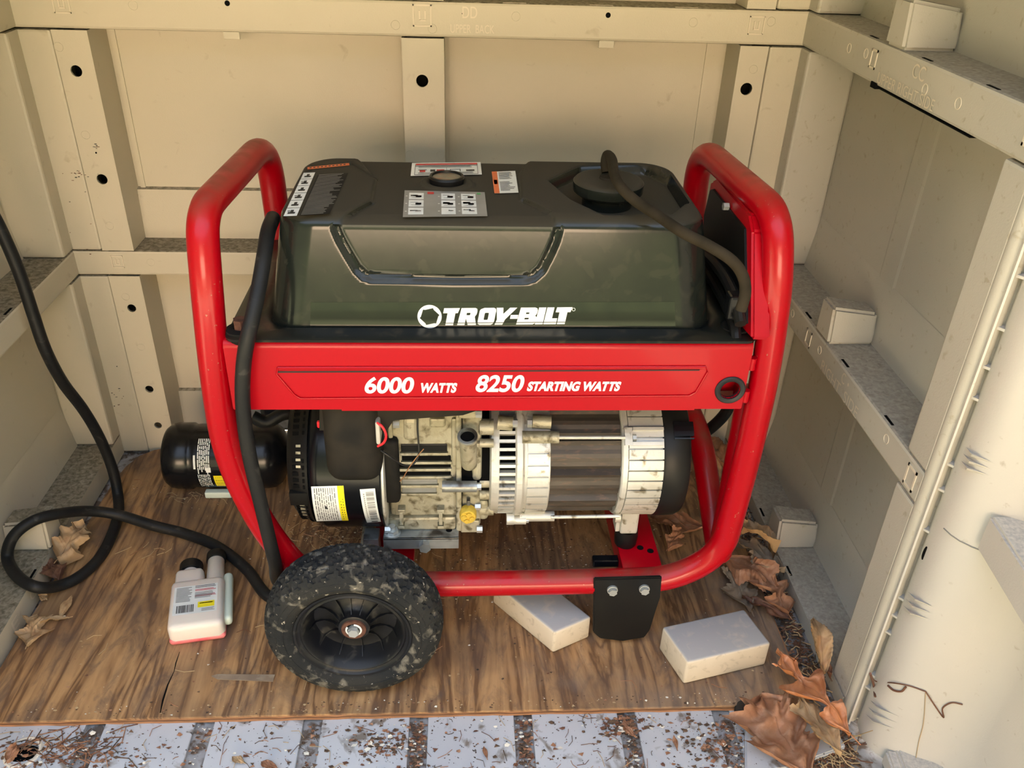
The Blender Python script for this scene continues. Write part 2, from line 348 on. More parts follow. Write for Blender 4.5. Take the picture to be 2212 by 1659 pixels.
M['leaf_b'] = leafmat('leaf_brown', (.36, .17, .085), (.27, .12, .06), (.44, .25, .15))
M['leaf_t'] = leafmat('leaf_tan', (.47, .31, .16), (.38, .24, .12), (.34, .19, .09))
M['leaf_g'] = leafmat('leaf_grey', (.30, .22, .145), (.22, .16, .11), (.36, .29, .2))
M['leaf_r'] = leafmat('leaf_dark', (.17, .07, .035), (.12, .05, .03), (.22, .11, .06))
M['straw'] = mat('straw', (.48, .34, .18), .8)
M['crumb'] = mat('crumb', (.16, .09, .05), .9, c2=(.05, .035, .025), nscale=200)
M['pale'] = mat('pale_seed', (.75, .70, .58), .7)

# milky plastic and liquid of the fuel bottle
M['milky'] = mat('milky_plastic', (.74, .68, .60), .35, spec=.5, c2=(.70, .62, .56), nscale=12)
M['milky'].node_tree.nodes['Principled BSDF'].inputs['Subsurface Weight'].default_value = .35
M['milky'].node_tree.nodes['Principled BSDF'].inputs['Subsurface Radius'].default_value = (.02, .01, .008)
M['pink'] = mat('pink_fluid_in_plastic', (.72, .10, .12), .3, c2=(.80, .28, .26), nscale=25)
M['mint'] = mat('pale_mint_plastic', (.66, .76, .66), .35)

# ================================================================== SHED
XL, XR, YB = -0.654, 0.525, 1.373
ZF = -0.013
DP = 0.075
wall_back = empty('wall_back', (0, YB, 0), kind='structure')
wall_right = empty('wall_right', (XR, 1.05, 0), kind='structure')
wall_left = empty('wall_left', (XL, 1.05, 0), kind='structure')
BV = .004
RAILS = ((.360, .405), (.755, .806), (1.155, 1.206))
BAYS = ((ZF, .018), (.018, .360), (.405, .755), (.806, 1.155))
# --- back wall
MB().box(XL - .09, XR + .09, YB + DP, YB + DP + .012, ZF, 1.3).build('recessed_panel', M['wall'], wall_back)
for z0, z1 in RAILS:
    MB().box(XL - .085, XR + .085, YB, YB + DP, z0 + .0008, z1, BV).build('rail', M['wall'], wall_back)
def holes_plate(mb, x0, x1, z0, z1, hs, y=YB):
    fr = ((0, y, 0), (1, 0, 0), (0, 0, 1), (0, -1, 0))
    mb.plate([(x0, z0), (x1, z0), (x1, z1), (x0, z1)], [circ(a, b, r, 18) for a, b, r in hs], fr, .004, 0)
def stud(x0, x1, z0, z1, hs, par=wall_back, name='stud', bev=.003):
    mb = MB(); holes_plate(mb, x0, x1, z0 + .001, z1 - .001, hs)
    # side walls of the hollow stud
    mb.box(x0, x0 + .003, YB + .004, YB + DP, z0 + .001, z1 - .001); mb.box(x1 - .003, x1, YB + .004, YB + DP, z0 + .001, z1 - .001)
    mb.build(name, M['wall'], par)
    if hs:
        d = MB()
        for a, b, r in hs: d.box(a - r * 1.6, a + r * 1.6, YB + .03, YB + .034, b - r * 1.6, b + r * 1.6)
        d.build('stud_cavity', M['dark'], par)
for z0, z1 in ((ZF, .360), (.405, .755), (.806, 1.155)):
    hl = [h for h in ((-.582, .696, .0085), (-.580, .529, .0085), (-.579, .298, .0075), (-.580, .131, .0075), (-.579, .05, .007)) if z0 < h[1] < z1]
    hc = [h for h in ((-.0622, .692, .0095), (-.062, .53, .0085), (-.062, .298, .008)) if z0 < h[1] < z1]
    hr = [h for h in ((.449, .690, .0095), (.449, .529, .0085), (.449, .298, .008)) if z0 < h[1] < z1]
    stud(-.606, -.554, z0, z1, hl); stud(-.092, -.028, z0, z1, hc); stud(.429, .4735, z0, z1, hr)
    # corner columns
    MB().box(XL - .003, -.607, YB, YB + DP, z0 + .001, z1 - .001, BV).build('corner_column', M['wall'], wall_back)
    MB().box(.4755, XR + .003, YB, YB + DP, z0 + .001, z1 - .001, BV).build('corner_column', M['wall'], wall_back)
# lower sloped strips of each recess
for z0 in (.405, .806, .0):
    for a, b in ((-.554, -.092), (-.028, .429)):
        v = [(a, YB + .062, z0), (b, YB + .062, z0), (b, YB + .068, z0 + .085), (a, YB + .068, z0 + .085), (a, YB + DP, z0), (b, YB + DP, z0), (b, YB + DP, z0 + .088), (a, YB + DP, z0 + .088)]
        MB().add(v, [[0, 1, 2, 3], [3, 2, 6, 7], [0, 3, 7, 4], [1, 5, 6, 2]]).build('panel_step', M['wall'], wall_back)
# vertical moulding lines beside the studs inside the recess
for xx in (-.545, -.1, -.018, .4):
    MB().box(xx - .004, xx + .004, YB + DP - .0025, YB + DP, .49, .755).build('panel_rib', M['wall'], wall_back)
# tabs and moulded marks on rails
mk = MB()
for x in (-.344, .22):
    mk.box(x - .012, x + .012, YB - .0005, YB + .003, .746, .757, .001)
mk.build('tab', M['wall'], wall_back)
def umark(mb, x, z, s=.013):
    for (a, b, c, d) in ((-s, -.86 * s, -s, s), (.86 * s, s, -s, s), (-s, s, -s, -.86 * s), (-s, s, .86 * s, s), (-.35 * s, -.2 * s, -.4 * s, .45 * s), (.25 * s, .4 * s, -.4 * s, .45 * s), (-.35 * s, .4 * s, -.5 * s, -.35 * s)):
        mb.box(x + a, x + b, YB - .0012, YB + .001, z + c * 1.1, z + d * 1.1)
mk = MB(); umark(mk, -.06, .786, .014); umark(mk, .448, .784, .012); umark(mk, -.600 + .018, .790, .012); umark(mk, -.585, .386, .010)
fr = ((-.000, YB, .784), (1, 0, 0), (0, 0, 1), (0, -1, 0)); textmesh(mk, 'DD', fr, .022, .016, ext=.0008)
fr = ((-.018, YB, .763), (1, 0, 0), (0, 0, 1), (0, -1, 0)); textmesh(mk, 'UPPER  BACK', fr, .066, .012, ext=.0008)
mk.build('moulded_mark', M['mark'], wall_back)
def ring(mb, O, ux, uy, nn, r, t=.0008):
    O = Vector(O); ux = Vector(ux); uy = Vector(uy); nn = Vector(nn)
    pts = [O + (ux * math.cos(a) + uy * math.sin(a)) * r + nn * .0002 for a in [2 * PI * i / 16 for i in range(17)]]
    mb.tube(pts, t, 5, cap=False)
mk = MB()
for x, z in ((-.6, .73), (-.48, .79), (-.1, .772), (-.045, .768), (-.035, .577), (-.085, .577), (.08, .788), (.35, .786), (.47, .79), (.455, .72), (-.59, .6), (-.585, .45), (-.53, .385), (-.585, .32), (-.578, .22)):
    ring(mk, (x, YB, z), (1, 0, 0), (0, 0, 1), (0, -1, 0), .0065, .0004)
mk.build('moulded_circle', M['wall'], wall_back)
dk = MB()
for x, z, r in ((.219, .793, .004), (-.344, .796, .004), (-.58, .572, .0015), (.0, .79, .001)): dk.cyl((x, YB - .0004, z), (x, YB + .001, z), r, n=10)
dk.build('screw_hole', M['dark'], wall_back)
mk = MB()
for x in (-.44, .06, .19, .32):
    mk.box(x, x + .035, YB + .001, YB + .003, .8062, .8066)
mk.build('painted_glint', M['mark'], wall_back)  # pale strips paint glints along the ledge edge

# --- side walls: right, then left mirrored
def side_wall(par, X, sg, mat_, y_front, zc, flip):
    """X face plane, sg=+1 outward is +x"""
    def bx(x0, x1, y0, y1, z0, z1, name, m=mat_, b=BV):
        a, c = X + sg * x0, X + sg * x1
        return MB().box(min(a, c), max(a, c), y0, y1, z0, z1, b).build(name, m, par)
    yb0, yb1 = .795, 1.338
    bx(.078, .09, y_front, YB + DP, ZF, 1.3, 'recessed_panel', b=0)
    MB().box(*sorted((X + sg * .0005, X + sg * .078)), y_front + .02, YB, ZF, zc, 0).build('curb', mat_, par)
    for z0, z1 in RAILS: plate_rail(par, X, sg, z0, z1, yb0, y_front, mat_)
    for z0, z1 in ((zc, .360), (.405, .755), (.806, 1.155)):
        # reveal toward the back corner
        bx(0, .078, yb1, YB + DP, z0 + .001, z1 - .001, 'corner_column')
        bx(0, .078, y_front + .012, yb0, z0 + .001, z1 - .001, 'front_stud')
        # sloping facet above the ledge
        a0, a1 = X + sg * .066, X + sg * .0775
        v = [(a0, yb0, z0), (a0, yb1, z0), (a1, yb1, z0 + .088), (a1, yb0, z0 + .088), (X + sg * .085, yb0, z0), (X + sg * .085, yb1, z0)]
        MB().add(v, [[0, 1, 2, 3], [1, 5, 2], [0, 3, 4]]).build('panel_step', mat_, par)
        # block on the ledge
        if z0 != .405 or True:
            a, c = X, X + sg * .068
            mb = MB(); xs = sorted((a, c)); bm_v = [(a, 1.050, z0), (c, 1.050, z0), (c, 1.102, z0), (a, 1.102, z0), (a, 1.057, z0 + .056), (c, 1.060, z0 + .046), (c, 1.100, z0 + .046), (a, 1.100, z0 + .056)]
            bm = bmesh.new(); vs = [bm.verts.new(q) for q in bm_v]
            for f in ((3, 2, 1, 0), (4, 5, 6, 7), (0, 1, 5, 4), (1, 2, 6, 5), (2, 3, 7, 6), (3, 0, 4, 7)): bm.faces.new([vs[i] for i in f])
            bmesh.ops.bevel(bm, geom=bm.edges[:], offset=.004, segments=2, affect='EDGES')
            objbm('ledge_block', bm, mat_, par, smooth=False)
    # slots near the ledge edges
    dk = MB()
    for z in (.405, .806, zc):
        for y in (1.145, .998, .856):
            a = sorted((X + sg * .004, X + sg * .0075)); dk.box(a[0], a[1], y - .011, y + .011, z + .0001, z + .0006)
    dk.build('ledge_slot', M['dark'], par)
def plate_rail(par, X, sg, z0, z1, yb0, yf, mat_):
    a = sorted((X, X + sg * .078))
    MB().box(a[0], a[1], yf + .012, YB + .004, z0 + .0008, z1, BV).build('rail', mat_, par)
side_wall(wall_right, XR, 1, M['wallr'], .733, .015, 1)
side_wall(wall_left, XL, -1, M['wall'], .60, .028, -1)
# marks on the right rails
mk = MB()
def frR(y, z): return ((XR, y, z), (0, -1, 0), (0, 0, 1), (-1, 0, 0))
textmesh(mk, 'RIGHT  SIDE', frR(1.052, .364), .132, .0165, ext=.0008)
textmesh(mk, 'C', frR(.985, .384), .011, .016, ext=.0008)
textmesh(mk, '•', frR(.965, .389), .004, .005, ext=.0008)
textmesh(mk, 'CC', frR(1.012, .784), .030, .016, ext=.0008)
textmesh(mk, 'UPPER RIGHT SIDE', frR(1.095, .760), .150, .013, ext=.0008)
def sq(mb, y, z, s, o=.001):
    for (a, b, c, d) in ((-s, -.75 * s, -s, s), (.75 * s, s, -s, s), (-s, s, -s, -.75 * s), (-s, s, .75 * s, s)):
        mb.box(XR - o, XR + .001, y + a, y + b, z + c * 1.3, z + d * 1.3)
sq(mk, 1.115, .382, .010); sq(mk, .770, .382, .011); sq(mk, 1.120, .784, .009); sq(mk, .765, .784, .010)
for y, z in ((1.2, .783), (1.07, .386), (1.145, .786), (.975, .778), (.90, .780), (.84, .388), (1.19, .386)):
    ring(mk, (XR, y, z), (0, 1, 0), (0, 0, 1), (-1, 0, 0), .006, .0005)
mk.build('moulded_mark', M['mark'], wall_right)
mk = MB()

dk = MB(); dk.box(XR - .0004, XR + .01, .86, 1.09, .7543, .7552); dk.box(XR - .0012, XR + .01, 1.095, 1.110, .752, .759)
dk.build('seam_gap', M['dark'], wall_right)
# subtle vertical step in the right recess
for z0, z1 in ((.49, .755), (.1, .36)):
    v = [(XR + .0768, 1.10, z1), (XR + .0768, 1.06, z1), (XR + .0768, 1.06, z0), (XR + .0768, 1.10, z0), (XR + .079, 1.11, z1), (XR + .079, 1.11, z0), (XR + .079, 1.05, z1), (XR + .079, 1.05, z0)]
    MB().add(v, [[0, 1, 2, 3], [4, 0, 3, 5], [1, 6, 7, 2]]).build('panel_rib', M['wallr'], wall_right)
# rounded front edge of the right wall with webs
mb = MB()
mb.tube([(XR + .011, .745, ZF), (XR + .011, .745, 1.3)], .011, 18)
mb.build('rounded_edge', M['wallr'], wall_right, smooth=True)
for z in (.657, .600, .555, .517, .430, .395, .335, .225, .195, .165, .085, .06):
    v = [(XR + .004, .745, z), (XR + .022, .722, z), (XR + .030, .745, z)]
    MB().add(v + [(a, b, c - .003) for a, b, c in v], [[0, 1, 2], [5, 4, 3], [0, 3, 4, 1], [1, 4, 5, 2], [2, 5, 3, 0]]).build('web', M['door'], wall_right)
MB().box(XR + .018, XR + .08, .738, .75, ZF, 1.3).build('jamb', M['wallr'], wall_right)
tx = MB(); fr = ((XL, .92, .004), (0, 1, 0), (0, 0, 1), (1, 0, 0)); textmesh(tx, 'E', ((XL, 0.905, .003), (0, 1, 0), (0, 0, 1), (1, 0, 0)), .018, .018, ext=.0008); textmesh(tx, 'C', ((XL, 0.965, .003), (0, 1, 0), (0, 0, 1), (1, 0, 0)), .018, .018, ext=.0008)
tx.build('moulded_mark', M['mark'], wall_left)

# --- ceiling, floor
ceil = MB().box(XL - .1, XR + .1, .62, YB + .1, 1.3, 1.33).build('ceiling', M['roof']); tag(ceil, kind='structure')
floor = empty('floor', (0, .9, ZF), kind='structure')
MB().box(XL - .1, XR + .14, .60, YB + .1, ZF - .05, ZF - .006).build('floor_base', M['groove'], floor)
edges = []
for a in (205, 440, 674, 904, 1131, 1358, 1567): edges.append(at(a, 1570, 'z', ZF).x)
xs = [XL - .1] + edges + [XR + .02]
gw = .0125
for i in range(len(xs) - 1):
    a = xs[i] + (gw if i else 0); b = xs[i + 1] - (gw if i < len(xs) - 2 else 0)
    if i == 0:
        h = at(50, 1625, 'z', ZF); MBp = MB()
        MBp.plate([(a, .60), (b, .60), (b, .80), (a, .80)], [circ(h.x, h.y, .020, 20, .014)], ((0, 0, ZF), (1, 0, 0), (0, 1, 0), (0, 0, 1)), .006)
        MBp.build('floor_pad', M['floor'], floor)
        MB().cyl((h.x, h.y, ZF - .0065), (h.x, h.y, ZF - .0055), .03).build('hole_bottom', M['dark'], floor)
        MB().lathe((h.x, h.y, ZF - .003), (0, 0, 1), [(0, .0185), (.0038, .0185), (.0045, .0215), (.003, .0235)], 24).build('hole_rim', M['mark'], floor, smooth=True)
    else:
        MB().box(a, min(b, .492), .60, YB if i < len(xs) - 2 else .775, ZF - .006, ZF, .0015).build('floor_pad', M['floor'], floor)
ground = obj('ground', [(-14, -2.3, -.12), (14, -2.3, -.12), (14, .62, -.12), (-14, .62, -.12)], [[0, 1, 2, 3]], M['ground']); tag(ground, kind='structure')
gw_ = MB().box(-1.7, 1.3, -5.7, -5.5, -.125, 2.1, .01).build('added_bounce_wall', M['stucco']); tag(gw_, kind='structure')  # unseen wall added to bounce warm sunlight onto the back wall
hd_ = MB().box(-2.6, 2.2, -5.4, -4.9, -.125, .62, .08).build('added_hedge', M['added_hedge']); tag(hd_, kind='structure')  # unseen hedge added to give the tank an olive reflection
added_lawn = obj('added_lawn', [(-16, -24, -.125), (16, -24, -.125), (16, -2.3, -.125), (-16, -2.3, -.125)], [[0, 1, 2, 3]], M['added_lawn']); tag(added_lawn, kind='structure')  # unseen grass added so the tank reflects dark green
MB().box(XL - .1, XR + .14, .602, .62, -.12, ZF - .05).build('threshold', M['wall'], floor)
# corner sill at the front right
p = at(1725, 1600, 'z', .0)
sv = [at(1610, 1560, 'z', -.004), at(1800, 1560, 'z', -.004), at(1828, 1612, 'z', -.004), at(1700, 1659, 'z', -.004), at(1610, 1668, 'z', -.004)]
bm = bmesh.new(); t_ = [bm.verts.new(q) for q in sv]; b_ = [bm.verts.new((q.x, q.y, ZF)) for q in sv]; bm.faces.new(t_); bm.faces.new(b_[::-1])
for i in range(5): bm.faces.new([t_[i], b_[i], b_[(i + 1) % 5], t_[(i + 1) % 5]])
bmesh.ops.bevel(bm, geom=bm.edges[:], offset=.002, segments=2, affect='EDGES')
objbm('corner_sill', bm, M['floor'], floor)

# --- open door at the right
door = empty('door_1', (.56, .70, 0), kind='structure')
dd = Vector((-.108, -.994, 0)).normalized(); dn = Vector((-dd.y, dd.x, 0))   # dn points +x (away from the room)
if dn.x < 0: dn = -dn
D0 = Vector((.557, .672, 0))
def dpt(s, d, z): return D0 + dd * s + dn * d + Vector((0, 0, z))
prof = [Vector((.547, .738, 0)), Vector((.5415, .728, 0)), Vector((.5395, .717, 0)), Vector((.5395, .705, 0)), Vector((.542, .694, 0)), Vector((.547, .684, 0)), Vector((.556, .674, 0)), Vector((.568, .665, 0)), Vector((.584, .656, 0)), Vector((.602, .648, 0)), Vector((.610, .642, 0)),
        Vector((.628, .616, 0)), Vector((.628, .616, 0)) + dd * .55]
DPROF = prof
v = []; f = []; zs = [ZF + .002, .15, .36, .365, .7, 1.05]
for z in zs:
    for q in prof: v.append(Vector((q.x, q.y, z)))
k = len(prof)
for j in range(len(zs) - 1):
    for i in range(k - 1): f.append([j * k + i, j * k + i + 1, (j + 1) * k + i + 1, (j + 1) * k + i])
m_ = obj('door_skin', v, f, M['door'], door, smooth=True, auto=50)
# back skin so that the door has thickness
MB().add([dpt(0, .1, ZF + .002), dpt(.55, .1, ZF + .002), dpt(.55, .1, 1.05), dpt(0, .1, 1.05)], [[0, 1, 2, 3]]).build('door_outer_skin', M['door'], door)
mb = MB(); mb.add([Vector((.5285, .7285, ZF + .002)), Vector((.532, .738, ZF + .002)), Vector((.534, .7375, ZF + .002)), Vector((.5305, .7275, ZF + .002)),
        Vector((.5285, .7285, 1.05)), Vector((.532, .738, 1.05)), Vector((.534, .7375, 1.05)), Vector((.5305, .7275, 1.05))],
       [[3, 2, 1, 0], [4, 5, 6, 7], [0, 1, 5, 4], [1, 2, 6, 5], [2, 3, 7, 6], [3, 0, 4, 7]]); mb.build('edge_fin', M['door'], door)
def dbox(s0, s1, d0, d1, z0, z1, name):
    v = [dpt(s, d, z) for z in (z0, z1) for s, d in ((s0, d0), (s1, d0), (s1, d1), (s0, d1))]
    bm = bmesh.new(); vs = [bm.verts.new(q) for q in v]
    for f in ((3, 2, 1, 0), (4, 5, 6, 7), (0, 1, 5, 4), (1, 2, 6, 5), (2, 3, 7, 6), (3, 0, 4, 7)): bm.faces.new([vs[i] for i in f])
    bmesh.ops.bevel(bm, geom=bm.edges[:], offset=.003, segments=2, affect='EDGES'); return objbm(name, bm, M['door'], door)
dbox(.006, .55, -.002, .09, .366, .413, 'rail'); dbox(.0, .5, .006, .09, ZF, .018, 'lower_ledge'); dbox(-.0, .04, -.006, .08, ZF, .012, 'ledge_block')
dbox(.006, .55, -.002, .09, .762, .81, 'rail')
def doorhit(px, py, off=.001):
    """where a sight line meets the curved door skin"""
    r = ray(px, py); best = None
    for p, q in zip(DPROF[:-1], DPROF[1:]):
        d_ = q - p; den = r[0] * d_.y - r[1] * d_.x
        if abs(den) < 1e-12: continue
        t = (p.x * d_.y - p.y * d_.x) / den; h = Vector((r[0] * t, r[1] * t, 0)); k_ = (h - p).dot(d_) / d_.length_squared
        if -1e-3 <= k_ <= 1.001 and t > 0 and (best is None or t < best[0]):
            n_ = Vector((-d_.y, d_.x, 0)).normalized(); n_ = -n_ if n_.dot(Vector((r[0], r[1], 0))) > 0 else n_
            best = (t, Vector((r[0] * t, r[1] * t, CAM[2] + r[2] * t)) + n_ * off)
    return best[1] if best else at(px, py, 'y', .66)
# small louvres
for (px, py) in ((2092, 965), (1968, 1278), (1886, 1512)):
    for j in range(3):
        a = doorhit(px - 6 + j * -5, py + j * 15, .0); b = doorhit(px + 58 - j * 5, py + 36 + j * 13, .0); c = doorhit(px + 20 - j * 5, py + 14 + j * 15, .0075)
        MB().add([a, c, b, a + Vector((0, 0, -.006)), c + Vector((.002, .003, -.005)), b + Vector((0, 0, -.001))], [[0, 1, 4, 3], [1, 2, 5, 4], [0, 2, 1], [3, 4, 5]]).build('louvre', M['door'], door)
c = doorhit(1998, 1195, .0006)
mb = MB(); mb.add([c + Vector((.0010 * math.cos(t), -.0022 * math.cos(t), .0105 * math.sin(t))) for t in [2 * PI * i / 14 for i in range(14)]], [list(range(14))]); mb.build('keyhole', M['dark'], door)
# door seam between lower and middle panel
sp = [Vector((q.x, q.y, .361)) + Vector((-.0004, -.0004, 0)) for q in prof[3:8]]
MB().tube(sp, .0007, 6).build('panel_seam', M['inkg'], door)

# ================================================================== PLYWOOD
bp_ = [(-.648, .754), (-.3, .7555), (.1, .7545), (.483, .7545), (.479, .86), (.482, 1.1), (.485, 1.368), (-.575, 1.368), (-.592, 1.362), (-.612, 1.345), (-.628, 1.31), (-.634, 1.27), (-.638, 1.18), (-.640, 1.05), (-.645, .9)]
board = empty('plywood_board', (-.08, 1.06, ZF), 'weathered brown plywood sheet lying under the red generator', 'plywood')
top = obj('top_veneer', [(x, y, z) for z in (-.0032, 0) for x, y in bp_], [list(range(15))[::-1], list(range(15, 30))] + [[i, (i + 1) % 15, 15 + (i + 1) % 15, 15 + i] for i in range(15)], M['ply'], board)
rr = random.Random(3)
for i, (z0, z1) in enumerate(((-.0064, -.0033), (-.0096, -.0065), (-.0128, -.0097))):
    pts = []
    for k in range(60):
        x = -.648 + (.483 + .648) * k / 59; pts.append((x, .7552 + (.0016 if i == 1 else .0) + rr.uniform(0, .0018)))
    pts += [(.482, 1.36), (-.60, 1.355), (-.63, 1.27)]
    n = len(pts)
    obj('ply_layer', [(x, y, z) for z in (z0, z1) for x, y in pts], [list(range(n))[::-1], list(range(n, 2 * n))] + [[a, (a + 1) % n, n + (a + 1) % n, n + a] for a in range(n)], M['plyedge2' if i == 1 else 'plyedge1'], board)
# crack running along the grain
cp = [at(a, b, 'z', .0003) for a, b in ((388, 1408), (380, 1432), (376, 1450), (362, 1480), (352, 1512), (346, 1540))]
v = []; 
for i, q in enumerate(cp): ww = (.0003, .0008, .0004, .0010, .0013, .0006)[i]; v += [q + Vector((-ww, 0, 0)), q + Vector((ww, 0, 0))]
obj('crack', v, [[2 * i, 2 * i + 1, 2 * i + 3, 2 * i + 2] for i in range(5)], M['dark'], board)
v = [at(457, 1461, 'z', .0006), at(470, 1457, 'z', .0006), at(594, 1458, 'z', .0006), at(590, 1473, 'z', .0006), at(470, 1468, 'z', .0006)]
obj('veneer_splinter', [q for q in v] + [q + Vector((0, 0, .001)) for q in v], [[5, 6, 7, 8, 9], [0, 1, 6, 5], [3, 4, 9, 8], [4, 0, 5, 9], [2, 3, 8, 7], [1, 2, 7, 6]], M['leaf_g'], board)

# ================================================================== GENERATOR
gen = empty('portable_generator', (.035, 1.02, 0), 'red and black portable generator in a red tube frame standing on plywood', 'generator')
YF = .885
# --- tube frame
RT = .0178
LP = [(-.262, 1.185, .33), (-.268, 1.185, .648), (-.288, .915, .645), (-.2865, .889, .575), (-.2935, .885, .46), (-.297, .885, .33), (-.262, .885, .205), (-.218, .885, .122), (-.13, .885, .108), (.12, .885, .1085),
      (.300, .885, .111), (.366, .885, .160), (.373, .885, .33), (.3735, .885, .46), (.366, .889, .58), (.360, .915, .650), (.334, 1.185, .652), (.352, 1.175, .26), (.370, 1.07, .235), (.384, .935, .105), (.380, .935, .40)]
RRad = [0, .065, .075, .05, .05, .07, .06, .06, .02, .02, .075, .07, .05, .05, .05, .075, .065, .05, .05, .02, 0]
MB().tube(fillet(LP, RRad, 10), RT, 22).build('frame_tube', M['red'], gen, smooth=True, auto=60)
MB().tube(fillet([(-.05, 1.17, .11), (.30, 1.17, .11), (.352, 1.17, .2)], .06), RT, 16).build('rear_tube', M['red'], gen, smooth=True, auto=60)
# --- front rail with lettering
yb = .872
a = at(497, 738, 'y', yb); c = at(1609, 883, 'y', yb); c0 = at(1632, 735, 'y', yb)
zb0 = at(1080, 884, 'y', yb).z; zb1 = at(1080, 739, 'y', yb).z
x0, x1 = at(490, 800, 'y', yb).x, at(1618, 800, 'y', yb).x
gh = at(1577, 842, 'y', yb)
rail = MB()
rail.plate(rrect(x0, zb0, x1, zb1 - .009, .002), [circ(gh.x, gh.z, .0125, 24)], ((0, yb, 0), (1, 0, 0), (0, 0, 1), (0, -1, 0)), .0025)
# rolled top edge and top face
k = 8; prof = [(yb + .010 - .010 * math.cos(t), zb1 - .010 + .010 * math.sin(t)) for t in [PI / 2 * i / k for i in range(k + 1)]] + [(yb + .016, zb1 - .0008), (yb + .05, zb1 - .0022), (yb + .05, zb1 - .02)]
v = [(x, y, z) for x in (x0, x1) for y, z in prof]; n = len(prof)
rail.add(v, [[i, i + 1, n + i + 1, n + i] for i in range(n - 1)] + [list(range(n)), list(range(n, 2 * n))[::-1]])
rail.box(x0, x1, yb + .003, yb + .045, zb0, zb0 + .003); rail.box(x0, x0 + .003, yb + .002, yb + .03, zb0, zb1 - .01); rail.box(x1 - .003, x1, yb + .002, yb + .03, zb0, zb1 - .01)
ra = rail.build('front_rail', M['redp'], gen)
MB().box(at(738, 884, 'y', yb).x, at(1500, 884, 'y', yb).x, yb + .0002, yb + .004, zb0 - .002, zb0 + .001).build('rail_lip', M['redp'], ra)
for sx, tx_ in ((x1 - .004, x1 + .004),):
    for pz in (at(1620, 790, 'y', yb).z, at(1620, 860, 'y', yb).z): MB().cyl((tx_, yb + .006, pz - .008), (tx_, yb + .006, pz + .008), .005).build('weld_tab', M['redp'], ra, smooth=True)
# pressed trapezoid
def fp(px, py, o=0.0): q = at(px, py, 'y', yb); return Vector((q.x, yb - o, q.z))
tr = [fp(p, q, .0012) for p, q in ((600, 793), (1524, 791), (1528, 803), (1503, 846), (1488, 854), (650, 860), (636, 852), (598, 808))]
MB().tube([q for q in tr] + [tr[0]], .0011, 6, cap=False).build('pressed_edge', M['redp'], ra, smooth=True)
tr2 = [fp(p, q, .0006) for p, q in ((607, 799), (1517, 797), (1497, 846), (1484, 849), (652, 855), (640, 848))]
MB().add(tr2, [[0, 1, 2, 3, 4, 5]]).build('pressed_panel', M['redp'], ra)
l0, l1, l2, l3 = fp(598, 801, .0010), fp(1512, 797.5, .0010), fp(1510, 800, .0010), fp(600, 804.5, .0010)
MB().add([l0, l1, l2, l3], [[0, 1, 2, 3]]).build('black_line', M['redline'], ra)
def rtext(body, pxl, pxr, pyt, pyb_, sh=.22, bold=.02, name='lettering'):
    a_ = fp(pxl, pyb_, .0008); b_ = fp(pxr, pyb_, .0008); t_ = fp(pxl, pyt, .0008)
    ux = (b_ - a_).normalized(); uy = Vector((0, 0, 1)); h_ = (t_ - a_).z; mbx = MB()
    textmesh(mbx, body, (a_, ux, uy, (0, -1, 0)), (b_ - a_).length - sh * h_, h_, sh, bold, .0004); mbx.build(name, M['white'], ra, fix=False)
rtext('6000', 786, 899, 813, 849, .2, .03); rtext('WATTS', 905, 989, 826, 847.5, .2, .05)
rtext('8250', 1025, 1135, 809, 846, .2, .03); rtext('STARTING WATTS', 1137, 1341, 823, 844, .2, .05)
MB().lathe((gh.x, yb - .0005, gh.z), (0, -1, 0), [(-.006, .0125), (.0015, .0125), (.0025, .014), (.0025, .0175), (.001, .019), (-.001, .019)], 32).build('grommet', M['grommet'], ra, smooth=True)
MB().box(gh.x - .03, gh.x + .018, yb + .03, yb + .033, gh.z - .02, gh.z + .02).build('rail_inside', M['redp'], ra)

# --- fuel tank: one smooth body with pressed groove, shoulders and filler well
def sections(x0, x1, y0, y1, r, nf=230, nc=10, ns=70, nb=170):
    P = []
    P += [(x0 + r + (x1 - x0 - 2 * r) * i / nf, y0) for i in range(nf)]
    P += [(x1 - r + r * math.sin(PI / 2 * i / nc), y0 + r - r * math.cos(PI / 2 * i / nc)) for i in range(nc)]
    P += [(x1, y0 + r + (y1 - y0 - 2 * r) * i / ns) for i in range(ns)]
    P += [(x1 - r + r * math.cos(PI / 2 * i / nc), y1 - r + r * math.sin(PI / 2 * i / nc)) for i in range(nc)]
    P += [(x1 - r - (x1 - x0 - 2 * r) * i / nb, y1) for i in range(nb)]
    P += [(x0 + r - r * math.sin(PI / 2 * i / nc), y1 - r + r * math.cos(PI / 2 * i / nc)) for i in range(nc)]
    P += [(x0, y1 - r - (y1 - y0 - 2 * r) * i / ns) for i in range(ns)]
    P += [(x0 + r - r * math.cos(PI / 2 * i / nc), y0 + r - r * math.sin(PI / 2 * i / nc)) for i in range(nc)]
    return np.array(P)
TB, TT = .5065, .626
Bx = (-.230, .305, .897, 1.20, .040); Tx = (-.211, .287, .919, 1.155, .042)
def yfront(z): return Bx[2] + (Tx[2] - Bx[2]) * (z - TB) / (TT - TB)
fn = Vector((0, -(TT - TB), (Tx[2] - Bx[2]))).normalized()
def tf(px, py, o=.0006): return atp(px, py, (0, Bx[2], TB), fn) + fn * o
rings = []
def ring_(z, p): s_ = sections(*p); rings.append(np.column_stack([s_, np.full(len(s_), z)]))
ring_(zb1 + .0008, (-.272, .348, .868, 1.21, .012)); ring_(zb1 + .0042, (-.272, .348, .8675, 1.21, .012)); ring_(zb1 + .0052, (-.268, .344, .870, 1.21, .014))
ring_(zb1 + .0058, (-.250, .326, .884, 1.205, .026)); ring_(zb1 + .0068, (-.236, .311, .893, 1.20, .036))
NZ = 46
